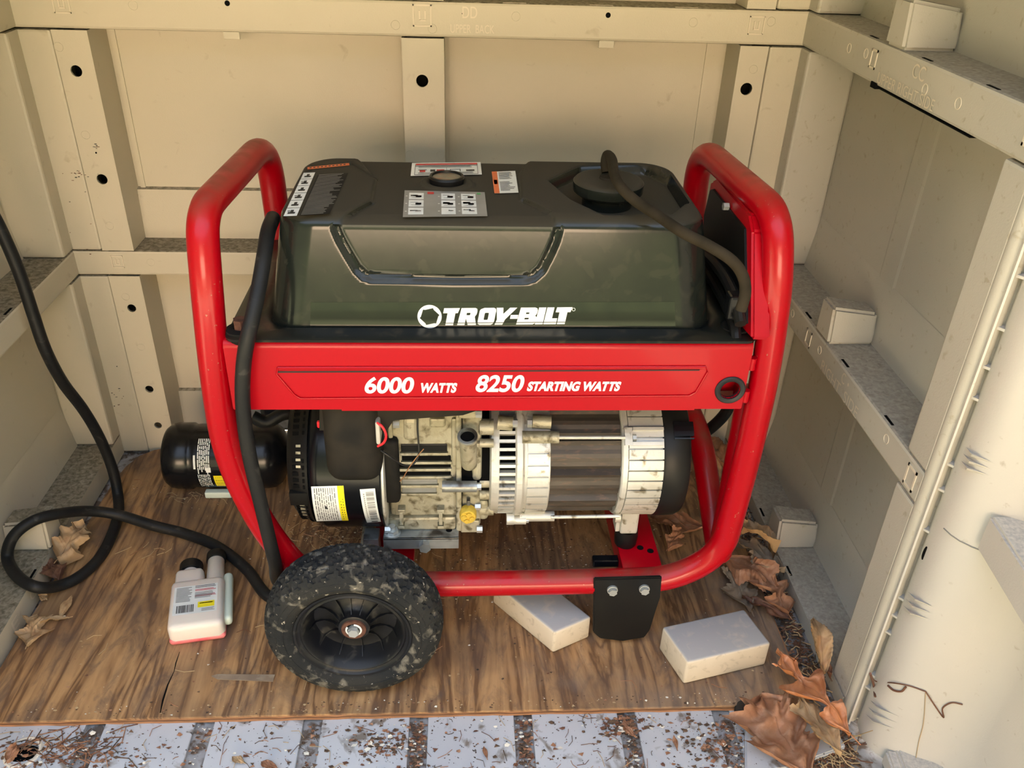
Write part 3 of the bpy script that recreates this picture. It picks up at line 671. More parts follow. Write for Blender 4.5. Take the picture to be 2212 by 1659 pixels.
for i in range(NZ + 1):
    t = i / NZ; ring_(TB + (TT - TB) * t, tuple(Bx[j] + (Tx[j] - Bx[j]) * t for j in range(5)))
for dz, ins in ((.004, .0012), (.0075, .0035), (.0100, .0070), (.0120, .0115), (.0130, .016)):
    ring_(TT + dz, (Tx[0] + ins, Tx[1] - ins, Tx[2] + ins, Tx[3] - ins, Tx[4] - ins * .5))
ZT = TT + .0138
NT = 80; base_ = sections(Tx[0] + .019, Tx[1] - .019, Tx[2] + .019, Tx[3] - .019, Tx[4] - .008); cen = np.array([.5 * (Tx[0] + Tx[1]), .5 * (Tx[2] + Tx[3])])
top_start = len(rings)
for i in range(NT + 1):
    t = 1 - (i / NT)
    # shrink towards a central line, keeps the cells even
    half = .5 * (Tx[1] - Tx[0]) - .5 * (Tx[3] - Tx[2])
    core = np.column_stack([np.clip(base_[:, 0], cen[0] - half, cen[0] + half), np.full(len(base_), cen[1])])
    p = core + (base_ - core) * t
    rings.append(np.column_stack([p, np.full(len(p), ZT)]))
R = np.array(rings)
def sdpoly(P, poly):
    poly = [np.array(q) for q in poly]; n = len(poly); d = np.full(len(P), 1e9); inside = np.zeros(len(P), bool)
    for i in range(n):
        a_, b_ = poly[i], poly[(i + 1) % n]; e = b_ - a_; w_ = P - a_; t = np.clip((w_ @ e) / (e @ e), 0, 1)
        d = np.minimum(d, np.linalg.norm(w_ - t[:, None] * e, axis=1))
        c1 = (a_[1] <= P[:, 1]) & (b_[1] > P[:, 1]); c2 = (b_[1] <= P[:, 1]) & (a_[1] > P[:, 1])
        cr_ = e[0] * w_[:, 1] - e[1] * w_[:, 0]
        inside ^= (c1 & (cr_ > 0)) | (c2 & (cr_ < 0))
    return np.where(inside, -d, d)
def sdline(P, pl):
    d = np.full(len(P), 1e9); pl = [np.array(q) for q in pl]
    for a_, b_ in zip(pl[:-1], pl[1:]):
        e = b_ - a_; w_ = P - a_; t = np.clip((w_ @ e) / (e @ e), 0, 1); d = np.minimum(d, np.linalg.norm(w_ - t[:, None] * e, axis=1))
    return d
def ss(x, a_, b_): t = np.clip((x - a_) / (b_ - a_), 0, 1); return t * t * (3 - 2 * t)
# front groove
gl = [(q.x, q.z) for q in [tf(*p) for p in ((724, 492), (735, 518), (752, 548), (772, 582), (786, 596), (806, 601), (980, 604), (1130, 604), (1152, 599), (1170, 583), (1188, 548), (1200, 520), (1208, 490))]]
flat = R.reshape(-1, 3)
fr_m = (flat[:, 2] >= TB) & (flat[:, 2] <= TT + .003) & (flat[:, 1] < yfront(flat[:, 2]) + .003)
d = sdline(flat[:, [0, 2]], gl)
flat[:, 1] += np.where(fr_m, .0045 * (1 - ss(d, .0022, .0056)), 0)
poly_in = gl + [(gl[-1][0], .64), (gl[0][0], .64)]
di = sdpoly(flat[:, [0, 2]], poly_in); flat[:, 1] += np.where(fr_m & (di < 0), .0012, 0)
# top features
topm = flat[:, 2] > TT + .0125; P2 = flat[:, :2]
def tp(px, py, z=ZT): q = at(px, py, 'z', z); return (q.x, q.y)
ctr = [tp(765, 330), tp(1152, 330), tp(1122, 372), tp(1125, 425), tp(1196, 462), tp(1212, 500), tp(722, 500), tp(735, 465), tp(803, 428), tp(812, 385)]
d = sdpoly(P2, ctr); dz0 = -.0040 * (1 - ss(d, -.003, .003)); dz = 0 * dz0
well = [tp(1183, 388), tp(1250, 358), tp(1400, 352), tp(1470, 384), tp(1493, 430), tp(1452, 462), tp(1300, 462), tp(1232, 430)]
d = sdpoly(P2, well); dz += -.016 * (1 - ss(d, -.008, .001))
for g_ in ((tp(742, 466), tp(805, 432)), (tp(1130, 428), tp(1186, 455)), (tp(757, 349), tp(812, 382))):
    d = sdline(P2, g_); dz += -.003 * (1 - ss(d, .001, .004))
gp = tp(965, 391); d = np.hypot(P2[:, 0] - gp[0], P2[:, 1] - gp[1]); dz += .004 * (1 - ss(d, .028, .036)) - .003 * (1 - ss(d, .021, .024))
flat[:, 2] += np.where(topm, dz, 0) + dz0 * ss(flat[:, 2], TT + .001, TT + .012)
R = flat.reshape(R.shape); nr, nc_ = R.shape[:2]
fcs = [[j * nc_ + i, j * nc_ + (i + 1) % nc_, (j + 1) * nc_ + (i + 1) % nc_, (j + 1) * nc_ + i] for j in range(nr - 1) for i in range(nc_)]
tank = obj('fuel_tank', [tuple(q) for q in flat], fcs, [M['tank'], M['flange']], gen, smooth=True, auto=50, mi=[1 if j < 6 else 0 for j in range(nr - 1) for i in range(nc_)])
# clear glossy film strip with the brand
fs = [tf(671, 653, .0004), tf(1457, 652, .0004), tf(1459, 706, .0004), tf(670, 711, .0004)]
MB().add(fs, [[3, 2, 1, 0]]).build('film_strip', M['tanklow'], tank)
# brand lettering from hand-cut letter shapes
lo, lr = tf(965, 702, .0012), tf(1240, 699.5, .0012)
bux = (lr - lo).normalized(); buy = fn.cross(bux); buy = buy if buy.z > 0 else -buy
PPM = (lr - lo).length / (1240 - 965)        # metres per photo pixel on this face
S = PPM / 5.395
def P_(x, y): yy = (392 - y) ; return ((x - 550 + .0) * S + .20 * yy * S, yy * S / .86 * .86)
def let(outl, hols=()): br.plate([P_(*q) for q in outl], [[P_(*q) for q in h] for h in hols], (lo - bux * ((965 - 962) * PPM), bux, buy, fn), .0004)
br = MB()
let([(500, 188), (682, 188), (668, 247), (640, 247), (640, 392), (550, 392), (550, 247), (500, 247)])
let([(700, 188), (862, 188), (884, 200), (890, 225), (888, 262), (872, 292), (905, 392), (808, 392), (775, 318), (772, 318), (772, 392), (686, 392)], [[(772, 245), (812, 245), (816, 255), (812, 274), (772, 274)]])
let([(945, 196), (965, 188), (1075, 188), (1098, 200), (1106, 225), (1106, 350), (1096, 378), (1075, 392), (945, 392), (922, 378), (916, 350), (916, 225), (925, 205)], [[(985, 246), (1022, 246), (1028, 256), (1028, 322), (1022, 332), (985, 332), (980, 322), (980, 256)]])
let([(1105, 188), (1182, 188), (1196, 262), (1260, 188), (1342, 188), (1228, 330), (1210, 392), (1118, 392), (1135, 330)])
let([(1285, 275), (1372, 275), (1372, 322), (1285, 322)])
let([(1385, 188), (1552, 188), (1580, 200), (1588, 225), (1586, 262), (1572, 286), (1590, 305), (1594, 345), (1584, 378), (1562, 392), (1370, 392)], [[(1458, 246), (1494, 246), (1498, 254), (1494, 266), (1458, 266)], [(1454, 310), (1500, 310), (1504, 318), (1500, 330), (1454, 330)]])
let([(1596, 188), (1680, 188), (1680, 392), (1588, 392)])
let([(1692, 188), (1774, 188), (1774, 320), (1835, 320), (1835, 392), (1688, 392)])
let([(1805, 188), (1985, 188), (1972, 247), (1938, 247), (1938, 392), (1846, 392), (1846, 247), (1800, 247)])
br.build('brand_lettering', M['white'], tank)
MB().add([tf(958, 697.6, .0019), tf(1222, 695.3, .0019), tf(1222, 694.3, .0019), tf(958, 696.6, .0019)], [[0, 1, 2, 3]]).build('brand_line', M['redline'], tank)
lc = tf(928, 683.5, .0009); rr_ = 25.8 * PPM
hexo = [(.60 * rr_ * math.cos(math.radians(60 * i + 0 + q)) * (1 if q == 0 else 1.16), .60 * rr_ * 1.0 * math.sin(math.radians(60 * i + q)) * (1 if q == 0 else 1.16)) for i in range(6) for q in (0, 9)]
hexo = [(x * 1.2, y * 1.12) for x, y in hexo]
MB().plate(circ(0, 0, rr_, 40), [hexo], (lc, bux, buy, fn), .0004).build('emblem', M['white'], tank)
rp = tf(1239, 668, .0009); rg = MB(); ring(rg, rp, bux, buy, fn, 3.3 * PPM, .00028); rg.build('emblem', M['white'], tank)

# --- filler cap, gauge
cq = at(1315, 388, 'z', ZT + .016)
cap = MB().lathe((cq.x, cq.y, ZT - .016), (0, 0, 1), [(0, .031), (.012, .031), (.013, .036), (.0165, .041), (.0185, .043), (.0295, .0435), (.0325, .041), (.0335, .037), (.0335, .0)], 44)
cap.build('fuel_cap', M['tank'], tank, smooth=True, auto=40)
MB().lathe((cq.x, cq.y, ZT + .0175), (0, 0, 1), [(0, .012), (.003, .011), (.004, .006), (.004, 0)], 20).build('cap_vent', M['blkdirty'], tank, smooth=True)
g_ = Vector((gp[0], gp[1], ZT - .001))
MB().lathe(g_, (0, 0, 1), [(-.002, .021), (.006, .0225), (.0085, .021), (.0085, .0185), (.006, .0180)], 32).build('gauge_rim', M['blk'], tank, smooth=True)
MB().lathe(g_, (0, 0, 1), [(.006, .0182), (.0065, .0165), (.0065, 0)], 32).build('gauge_lens', mat('dusty_lens', (.25, .21, .14), .5, c2=(.15, .13, .09), nscale=60, dirt=(.3, .12, .06), dscale=90), tank, smooth=True)

# --- decals on the tank top (flat print)
def quadmap(c4, o=.0009):
    """c4: four photo points (tl,tr,br,bl) on the tank top -> function (u,v) -> point"""
    Q = []
    for px, py in c4:
        q = at(px, py, 'z', ZT + o); Q.append(q)
    def f_(u, v): return (Q[0] * (1 - u) + Q[1] * u) * (1 - v) + (Q[3] * (1 - u) + Q[2] * u) * v
    return f_
def decal(name, fm, base, rects, par, mats, lift=Vector((0, 0, .00025)), nu=1, outline=None):
    mb = MB()
    def q4(u0, v0, u1, v1, m, k, n=1):
        for i in range(n):
            a_, b_ = v0 + (v1 - v0) * i / n, v0 + (v1 - v0) * (i + 1) / n
            L_ = (lambda u, v: fm(u, v) + (lift(u, v) if callable(lift) else lift) * k)
            mb.add([L_(u0, a_), L_(u1, a_), L_(u1, b_), L_(u0, b_)], [[3, 2, 1, 0]], m)
    q4(0, 0, 1, 1, 0, 0, nu)
    for (u0, v0, u1, v1, m) in rects: q4(u0, v0, u1, v1, m, 1, max(1, int(nu * abs(v1 - v0))))
    return obj(name, mb.v, mb.f, [base] + mats, par, False, mb.m)
rn = random.Random(11)
def lines(u0, v0, u1, v1, n, m, th=.35, jit=.15):
    return [(u0, v0 + (v1 - v0) * i / n, u1 - rn.random() * jit * (u1 - u0), v0 + (v1 - v0) * (i + th) / n, m) for i in range(n)]
INK = [M['ink'], M['inkr'], M['inkg'], M['yellow'], M['green'], M['orange'], M['label']]
# pictogram strip
ic = []
for i in range(6):
    v0 = i / 6; ic += [(.0, v0, 1, v0 + .008, 1), (.22, v0 + .09, .78, v0 + .125, 1), (.38, v0 + .045, .62, v0 + .10, 1)]
    if i % 2: ic += [(.15, v0 + .06, .35, v0 + .075, 1)]
DZ = -.0
decal('pictogram_strip', quadmap(((656, 373), (681, 372), (641, 466), (612, 467))), M['label'], ic, tank, INK)
# grey printed text beside it, and orange word
decal('warning_text', quadmap(((686, 378), (752, 374), (712, 462), (646, 466)), .0006), M['blkdirty'], lines(.05, .0, 1, 1, 34, 3, .35, .35), tank, INK)
ow = quadmap(((664, 361), (754, 352), (755, 357), (664, 366)), .0008)
decal('warning_bar', ow, M['orange'], [(.05 + .09 * i, .3, .10 + .09 * i, .7, 1) for i in range(10)], tank, INK)
decal('top_label', quadmap(((890, 352), (1038, 350), (1041, 377), (887, 380)), -.0025), M['label'],
      [(.06, .08, .95, .20, 2), (.05, .24, .95, .28, 1), (.05, .92, .95, .95, 1), (.05, .1, .056, .95, 1), (.944, .1, .95, .95, 1), (.50, .42, .504, .92, 1)] + lines(.10, .30, .9, .46, 2, 1, .35) +
      [(.10, .55, .22, .60, 1), (.12, .60, .20, .74, 2), (.27, .55, .34, .72, 1), (.36, .56, .47, .72, 2), (.55, .54, .70, .57, 1), (.55, .54, .557, .74, 1), (.69, .54, .70, .74, 1), (.78, .60, .90, .72, 1)] + lines(.10, .78, .46, .90, 2, 1, .4) + lines(.55, .78, .92, .90, 2, 1, .4), tank, INK)
decal('side_label', quadmap(((1062, 371), (1113, 369), (1120, 416), (1068, 418)), -.0025), M['label'],
      [(0, 0, .22, 1, 6), (.04, .40, .18, .60, 2)] + lines(.28, .06, .86, .40, 6, 1, .4, .3) + lines(.28, .5, .9, .92, 7, 1, .4, .4), tank, INK)
pic = []
for cx0, cw in ((.06, .18), (.455, .17), (.70, .18)):
    for r_ in range(3):
        v0 = .10 + r_ * .285; pic += [(cx0, v0, cx0 + cw, v0 + .25, 7), (cx0 + .02, v0 + .05 + rn.random() * .06, cx0 + cw * .6, v0 + .08 + rn.random() * .06, 1), (cx0 + cw * .45, v0 + .10, cx0 + cw * .85, v0 + .17, 1 if (r_ + int(cx0 * 9)) % 2 else 2),
                                      (cx0 + .03, v0 + .18, cx0 + cw * .8, v0 + .195, 3), (cx0 - .04, v0 + .12, cx0 - .018, v0 + .14, 7)]
pic += [(.285, .05, .365, .14, 2), (.90, .05, .945, .12, 5)]
decal('starting_guide', quadmap(((874, 411), (1047, 415), (1053, 467), (870, 469)), -.0025), M['grey'], pic, tank, INK)

# --- tank bolts
for px, py in ((1588, 716), (522, 722)):
    q = at(px, py, 'z', .506); mb = MB()
    MB().lathe((q.x, q.y + .002, .4965), (0, 0, 1), [(0, .0), (0, .017), (.006, .0185), (.009, .017), (.0105, .0165), (.012, .0185), (.0165, .0175), (.0175, .009)], 28).build('rubber_washer', M['blkdirty'], tank, smooth=True, auto=50)
    MB().cyl((q.x, q.y + .002, .513), (q.x, q.y + .002, .525), .0085, n=6).build('tank_bolt', M['rust'], tank)
q = at(1615, 722, 'z', .508); MB().box(q.x - .014, q.x + .012, q.y - .004, q.y + .02, .499, .512, .004).build('rubber_pad', M['blkdirty'], tank)

# --- control panel on the right
cp_ = empty('control_panel', (.34, 1.03, .55)); cp_.parent = gen; cp_.location = Vector((.34, 1.03, .55)) - gen.location
def cpv(px, py, x=.336): return at(px, py, 'x', x)
o4 = [cpv(1535, 392), cpv(1550, 384), cpv(1618, 462), cpv(1625, 500), cpv(1624, 735), cpv(1500, 600), cpv(1522, 470)]
def slab(pts, dx, name, m_, par, bev=.003):
    bm = bmesh.new(); a_ = [bm.verts.new(p) for p in pts]; b_ = [bm.verts.new(p + Vector((dx, 0, 0))) for p in pts]; n = len(pts)
    bm.faces.new(a_); bm.faces.new(b_[::-1])
    for i in range(n): bm.faces.new([a_[i], b_[i], b_[(i + 1) % n], a_[(i + 1) % n]])
    if bev: bmesh.ops.bevel(bm, geom=bm.edges[:], offset=bev, segments=2, affect='EDGES')
    o = objbm(name, bm, m_, None); o.parent = par
    off = Vector(par.location) + (Vector(par.parent.location) if par.parent else Vector()); o.location = -off; return o
slab(o4, .022, 'panel_frame', M['redp'], cp_)
i4 = [cpv(p, q, .3335) for p, q in ((1533, 410), (1540, 408), (1608, 494), (1612, 700), (1512, 590), (1520, 465))]
slab(i4, .004, 'panel_face', M['blk'], cp_, .001)
q = cpv(1567, 446, .330); MB().cyl((q.x - .003, q.y, q.z), (q.x + .004, q.y, q.z), .005, n=6).build('panel_screw', M['zinc'], cp_)
MB().cyl((.36, .93, .45), (.36, .93, .61), .008).build('panel_post', M['redp'], cp_, smooth=True)
# plugs and leads behind the tank
for i, pp in enumerate((((1520, 545), (1560, 590), (1590, 650), (1600, 700)), ((1525, 580), (1560, 640), (1585, 700), (1590, 735)), ((1530, 620), (1545, 680), (1560, 720), (1575, 745)))):
    pts = [at(a_, b_, 'x', .322 + .003 * i) for a_, b_ in pp]
    MB().tube(catmull(pts, 6), .007, 10).build('panel_lead', M['blk'], gen, smooth=True)
q = at(1585, 655, 'x', .318); MB().box(q.x - .008, q.x + .008, q.y - .01, q.y + .012, q.z - .018, q.z + .012, .003).build('plug', M['blkgloss'], gen)
MB().tube(catmull([at(1500, 950, 'y', 1.12), at(1535, 925, 'y', 1.10), at(1565, 895, 'y', 1.08), at(1590, 850, 'y', 1.06)], 6), .009, 12).build('panel_lead', M['rubber'], gen, smooth=True)
# vapour hose from the cap
hp = [at(1310, 372, 'z', ZT + .019), at(1308, 350, 'z', ZT + .030), at(1312, 335, 'z', ZT + .036), at(1322, 345, 'z', ZT + .037), at(1326, 372, 'z', ZT + .034), at(1338, 400, 'z', ZT + .030), at(1370, 432, 'z', ZT + .020), at(1420, 465, 'z', ZT + .014), at(1475, 502, 'z', ZT + .011), at(1530, 530, 'z', ZT + .006), at(1580, 562, 'z', ZT - .005), at(1604, 595, 'z', .618), at(1610, 632, 'z', .600), at(1600, 670, 'z', .58)]
MB().tube(catmull(hp, 8), .0062, 14).build('vent_hose', M['hose'], gen, smooth=True)
q = at(1322, 361, 'z', ZT + .034); MB().cyl((q.x + .002, q.y, q.z - .008), (q.x + .002, q.y, q.z + .001), .0045, n=10).build('hose_clip', M['pale'], gen)

# ------------------------------------------------------------------ engine and alternator (axis along x)
AY, AZ = 1.0, .262
def onc(x, r, ph): return Vector((x, AY - r * math.cos(ph), AZ + r * math.sin(ph)))
def cylx(px, py, r):
    """x and angle where a sight line meets the cylinder of radius r"""
    d_ = ray(px, py); o = CAM; a_ = d_[1] ** 2 + d_[2] ** 2; b_ = 2 * ((o[1] - AY) * d_[1] + (o[2] - AZ) * d_[2]); c_ = (o[1] - AY) ** 2 + (o[2] - AZ) ** 2 - r * r
    D = b_ * b_ - 4 * a_ * c_; t = (-b_ - math.sqrt(max(D, 0))) / (2 * a_); q = o + d_ * t
    return q[0], math.atan2(q[2] - AZ, AY - q[1])
def lx(prof, n=64, mb=None): return (mb or MB()).lathe((0, AY, AZ), (1, 0, 0), prof, n)
def seg(mb, xa, xb, r0, r1, ph0, ph1, n=3, m=0):
    v = []; 
    for i in range(n + 1):
        p = ph0 + (ph1 - ph0) * i / n
        v += [onc(xa, r0, p), onc(xb, r0, p), onc(xb, r1, p), onc(xa, r1, p)]
    f = [[0, 1, 2, 3], [4 * n + 3, 4 * n + 2, 4 * n + 1, 4 * n]]
    for i in range(n):
        a_ = 4 * i; b_ = a_ + 4
        for j in range(4): f.append([a_ + j, b_ + j, b_ + (j + 1) % 4, a_ + (j + 1) % 4])
    return mb.add(v, f, m)
X_ = lambda px, py=1010, r=.095: cylx(px, py, r)[0]
R_A = .095
alt = empty('alternator', (.16, AY, AZ)); alt.parent = gen; alt.location = Vector((.16, AY, AZ)) - gen.location
DG = math.radians
xA, xB, xC, xD, xE, xF, xG, xH, xI = [X_(p) for p in (1062, 1080, 1114, 1134, 1191, 1347, 1357, 1433, 1496)]
lx([(xA, .03), (xA, .080), (xA + .002, .082), (xC, .082), (xC, .03)]).build('slot_dark_core', M['dark'], alt, smooth=True, auto=40)  # black core paints the darkness behind the vent bars
mb = lx([(xA - .002, .060), (xA - .002, .088), (xA, .092), (xB - .001, .094), (xB, .092), (xB, .060)])
for i in range(36):
    p = DG(-100 + i * 7); seg(MB(), xB - .002, xC + .002, .080, .0935, p, p + DG(2.6), 1).build('vent_bar', M['alub'], alt)
lx([(xC, .06), (xC, .0945), (xC + .002, .097), (xD - .003, .097), (xD, .0945), (xD, .092), (xE - .001, .091), (xE, .089), (xE, .06)], mb=mb)
for i in range(22):
    p = DG(-100 + i * 10.2); seg(MB(), xD + .004, xE - .003, .088, .0945, p, p + DG(8.0), 3).build('casing_pad', M['alub'], alt)
mb.build('front_bell', M['alub'], alt, auto=30)
# laminated stack
mb = MB(); n = 96; pr = []
v = []; 
for x in (xE, xF):
    for i in range(n):
        p = 2 * PI * i / n; k_ = i % 8; r = .0865 + (.0040 if k_ in (3,) else (-.0045 if k_ == 4 else (.0015 if k_ in (7, 0) else 0))); v.append(onc(x, r, p))
mb.add(v, [[i, (i + 1) % n, n + (i + 1) % n, n + i] for i in range(n)]); mb.build('lamination_stack', M['lam'], alt)
mb = lx([(xF - .002, .06), (xF - .002, .0935), (xF, .0955), (xG, .0955), (xG + .001, .0925), (xH, .0915), (xH, .06)])
for i in range(24):
    p = DG(-100 + i * 9.0); seg(MB(), xG + .001, xH + .0005, .088, .0965, p, p + DG(7.6), 3).build('casing_pad', M['alub'], alt)
mb.build('rear_bell', M['alub'], alt, auto=30)
lx([(xH, .05), (xH, .096), (xH + .004, .0985), (xI - .010, .0975), (xI - .003, .094), (xI, .087), (xI + .002, .06), (xI + .002, 0)]).build('end_cover', M['blk'], alt, smooth=True, auto=40)
mb = MB(); x_, p_ = cylx(1475, 935, .1); seg(mb, x_ - .012, xI + .001, .09, .1005, p_ - DG(2.5), p_ + DG(9), 3); seg(mb, x_ - .012, xI + .0005, .09, .102, p_ - DG(5), p_ - DG(4), 1); mb.build('cover_latch', M['blkgloss'], alt)
def rod(pxa, pya, pxb, pyb, r, rad, name, m_, par=alt, n=14):
    xa, pa = cylx(pxa, pya, rad); xb, pb = cylx(pxb, pyb, rad); return MB().cyl(onc(xa, rad, pa), onc(xb, rad, pb), r, n=n).build(name, m_, par, smooth=True, auto=40)
rod(1200, 945, 1350, 945, .0026, .100, 'tie_rod', M['alub']); rod(1190, 1117, 1338, 1115, .0026, .1005, 'tie_rod', M['alub'])
rod(1128, 944, 1207, 944, .0085, .097, 'lug', M['alu']); rod(1122, 1117, 1197, 1117, .0075, .098, 'lug', M['alub']); rod(1094, 1121, 1110, 1121, .010, .100, 'lug', M['alub'])
rod(1104, 1133, 1136, 1133, .0065, .103, 'lug', M['alub']); rod(1134, 1133, 1142, 1133, .0045, .103, 'bolt', M['zinc'], n=6)
rod(1075, 912, 1108, 915, .010, .100, 'lug', M['alu']); rod(1107, 914, 1118, 914, .0055, .105, 'bolt', M['zinc'], n=6); rod(1139, 914, 1149, 914, .0058, .102, 'bolt', M['zinc'], n=6); rod(1150, 910, 1190, 912, .010, .094, 'lug', M['alu'])
# window lug on the rear bell
mb = MB(); x_, p_ = cylx(1350, 945, .1); 
for (pa, pb, ya, yb2) in ((1348, 1366, 925, 962), (1366, 1433, 924, 930), (1366, 1433, 955, 962)):
    xa, p0 = cylx(pa, ya, .098); xb, p1 = cylx(pb, yb2, .098); seg(mb, xa, xb, .088, .1015, p1, p0, 3)
mb.build('lug_window', M['alub'], alt, auto=30)
rod(1366, 946, 1374, 946, .005, .097, 'bolt', M['zinc'], n=6)
# foot and rubber mount
fy = .938
f0, f1 = at(1338, 1160, 'y', fy), at(1384, 1100, 'y', fy)
mb = MB(); mb.box(f0.x, f1.x, fy, fy + .03, .150, .205, .003); mb.box(f0.x - .006, f0.x, fy + .006, fy + .03, .150, .215, .001); mb.build('mounting_foot', M['alub'], alt)
q = at(1334, 1118, 'y', fy); MB().cyl((q.x - .004, fy + .002, q.z), (q.x + .004, fy + .002, q.z), .008, n=12).build('bolt', M['alub'], alt, smooth=True, auto=40)
MB().lathe(((f0.x + f1.x) / 2, fy + .014, .118), (0, 0, 1), [(0, .013), (.006, .0165), (.020, .0175), (.033, .0165)], 28).build('rubber_mount', M['blk'], alt, smooth=True)
# cross channels of the frame
c0_, c1_ = at(1344, 1222, 'z', .122), at(1430, 1222, 'z', .122)
mb = MB(); mb.box(c0_.x, c1_.x, .893, 1.17, .119, .122, .001); mb.box(c0_.x, c0_.x + .002, .893, 1.17, .09, .121); mb.box(c1_.x - .002, c1_.x, .893, 1.17, .09, .121); ch = mb.build('cross_channel', M['redp'], gen)
dk = MB()
for p in ((1383, 1183), (1405, 1190)): q = at(*p, 'z', .1222); dk.cyl((q.x, q.y, .1219), (q.x, q.y, .1223), .005, n=14)
dk.build('bolt_hole', M['dark'], ch)
xa, xb = at(800, 1180, 'y', .93).x, at(893, 1200, 'y', .93).x
MB().box(xa, xb, .893, 1.17, .095, .112, .001).build('cross_channel', M['redp'], gen)
q0, q1 = at(800, 1130, 'y', .96), at(790, 1190, 'y', .93)
MB().box(q1.x - .002, q1.x + .02, .925, .95, .06, q0.z, .001).build('strut', M['steel'], gen)
# --- engine
eng = empty('engine', (-.08, AY, AZ)); eng.parent = gen; eng.location = Vector((-.08, AY, AZ)) - gen.location
def pbx(mb, p0x, p0y, p1x, p1y, y, dep, b=.002, m=0):
    mx, my = (p0x + p1x) / 2, (p0y + p1y) / 2
    xa, xb = at(p0x, my, 'y', y).x, at(p1x, my, 'y', y).x; za, zb = at(mx, p1y, 'y', y).z, at(mx, p0y, 'y', y).z
    mb.box(xa, xb, y, y + dep, za, zb, b, m); return mb
EY = .925
mb = MB(); pbx(mb, 838, 880, 992, 1150, EY, .15, .008); pbx(mb, 985, 885, 997, 1148, EY - .006, .10, .002); pbx(mb, 997, 885, 1040, 1142, EY + .002, .12, .006)
pbx(mb, 975, 905, 987, 1010, EY - .004, .05, .004); pbx(mb, 838, 1118, 985, 1146, EY - .006, .05, .004); pbx(mb, 1020, 958, 1041, 1040, EY - .004, .05, .005); pbx(mb, 1032, 1082, 1056, 1125, EY + .002, .06, .006)
pbx(mb, 995, 1125, 1036, 1151, EY - .002, .05, .002); pbx(mb, 990, 885, 1030, 905, EY - .008, .05, .002); pbx(mb, 928, 905, 962, 925, EY - .006, .04, .003); pbx(mb, 870, 905, 905, 955, EY - .004, .04, .006)
pbx(mb, 838, 912, 848, 958, EY - .006, .03, .002); pbx(mb, 850, 912, 860, 924, EY - .008, .03, .001)
mb.build('crankcase', M['alu'], eng, auto=30)
mb = MB()
for (a0, b0, a1, b1) in ((866, 960, 966, 980), (868, 985, 974, 997), (860, 1004, 974, 1011), (860, 1020, 974, 1028), (868, 1036, 945, 1049), (868, 1053, 943, 1067)):
    pbx(MB(), a0, b0, a1, b1, EY - .0015, .004, .0012).build('cooling_slot', M['grey'] if b0 > 1030 else (M['blk'] if b0 < 965 else M['dark']), eng)
mb = MB()
for (a0, a1, py) in ((864, 968, 981.5), (866, 976, 1000.5), (858, 976, 1015.5), (858, 976, 1032), (866, 948, 1051), (866, 944, 1069)):
    p0, p1 = at(a0, py, 'y', EY - .004), at(a1, py, 'y', EY - .004); MB().box(p0.x, p1.x, EY - .005, EY + .002, p0.z - .0022, p0.z + .0022, .001).build('cooling_fin', M['alu'], eng)
for px in (867, 952):
    mb = MB(); pbx(mb, px - 4, 1108, px + 4, 1142, EY - .013, .012, .001); pbx(mb, px - 8, 1102, px + 8, 1110, EY - .012, .012, .001); pbx(mb, px - 7, 1137, px + 7, 1143, EY - .016, .012, .001); mb.build('rib', M['alu'], eng)
# oil filler neck
a_, b_ = at(1010, 945, 'y', EY - .022), at(1014, 1003, 'y', EY - .002)
dn_ = (a_ - b_).normalized()
MB().cyl(b_, a_, .0105, .0115, 24).build('oil_filler', M['alu'], eng, smooth=True, auto=40)
MB().lathe(a_, dn_, [(-.002, .0115), (.002, .0135), (.004, .013), (.004, .0095), (-.004, .009)], 24).build('filler_ring', M['steel'], eng, smooth=True, auto=40)
MB().cyl(a_ + dn_ * -.002, a_ + dn_ * .0005, .0094, n=20).build('filler_hole', M['dark'], eng)
# shaft boss, bolts, yellow cap
q0, q1 = at(955, 1051, 'y', EY - .016), at(1030, 1051, 'y', EY - .016)
MB().cyl(q0, q1, .0078, n=20).build('shaft_boss', M['steel'], eng, smooth=True, auto=40); MB().cyl(q1, q1 + Vector((.006, 0, 0)), .0052, n=6).build('bolt', M['zinc'], eng)
for (px, py, yy) in ((1036, 1143, EY - .006), (1034, 894, EY - .008), (1032, 1094, EY), (838, 1143, EY - .012), (856, 916, EY - .012)):
    q = at(px, py, 'y', yy); MB().cyl(q - Vector((.004, 0, 0)), q + Vector((.004, 0, 0)), .0052, n=6).build('bolt', M['zinc'], eng)
q = at(1011, 1110, 'y', EY - .008)
mb = MB(); mb.lathe(q, (0, -1, 0), [(-.006, .0118), (.006, .0118), (.008, .0105), (.008, 0)], 24)
for i in range(4): t = PI / 4 + i * PI / 2 + .5; mb.cyl(q + Vector((.0058 * math.cos(t), -.007, .0058 * math.sin(t))), q + Vector((.0058 * math.cos(t), -.0105, .0058 * math.sin(t))), .0036, n=10)
mb.build('oil_drain_cap', M['brass'], eng, smooth=True, auto=40)
pbx(MB(), 1008, 1083, 1016, 1093, EY - .010, .01, .001).build('drain_tab', M['steel'], eng)
# links towards the alternator
mb = MB()
for (py, r, yy) in ((922, .011, EY + .005), (957, .006, EY), (985, .012, EY + .02), (1020, .009, EY + .02), (1040, .0085, EY + .006), (1066, .0085, EY + .006), (1098, .010, EY + .01)):
    p0, p1 = at(1036, py, 'y', yy), at(1066, py, 'y', yy); mb.cyl(p0, p1, r, n=14)
mb.build('flange_bolt_boss', M['alu'], eng, smooth=True, auto=40)
MB().cyl((at(1030, 1000, 'y', AY).x - .03, AY, AZ), (xA + .01, AY, AZ), .075, n=40).build('dark_gap_core', M['dark'], eng, smooth=True, auto=40)  # black cylinder paints the dark gap between crankcase and alternator
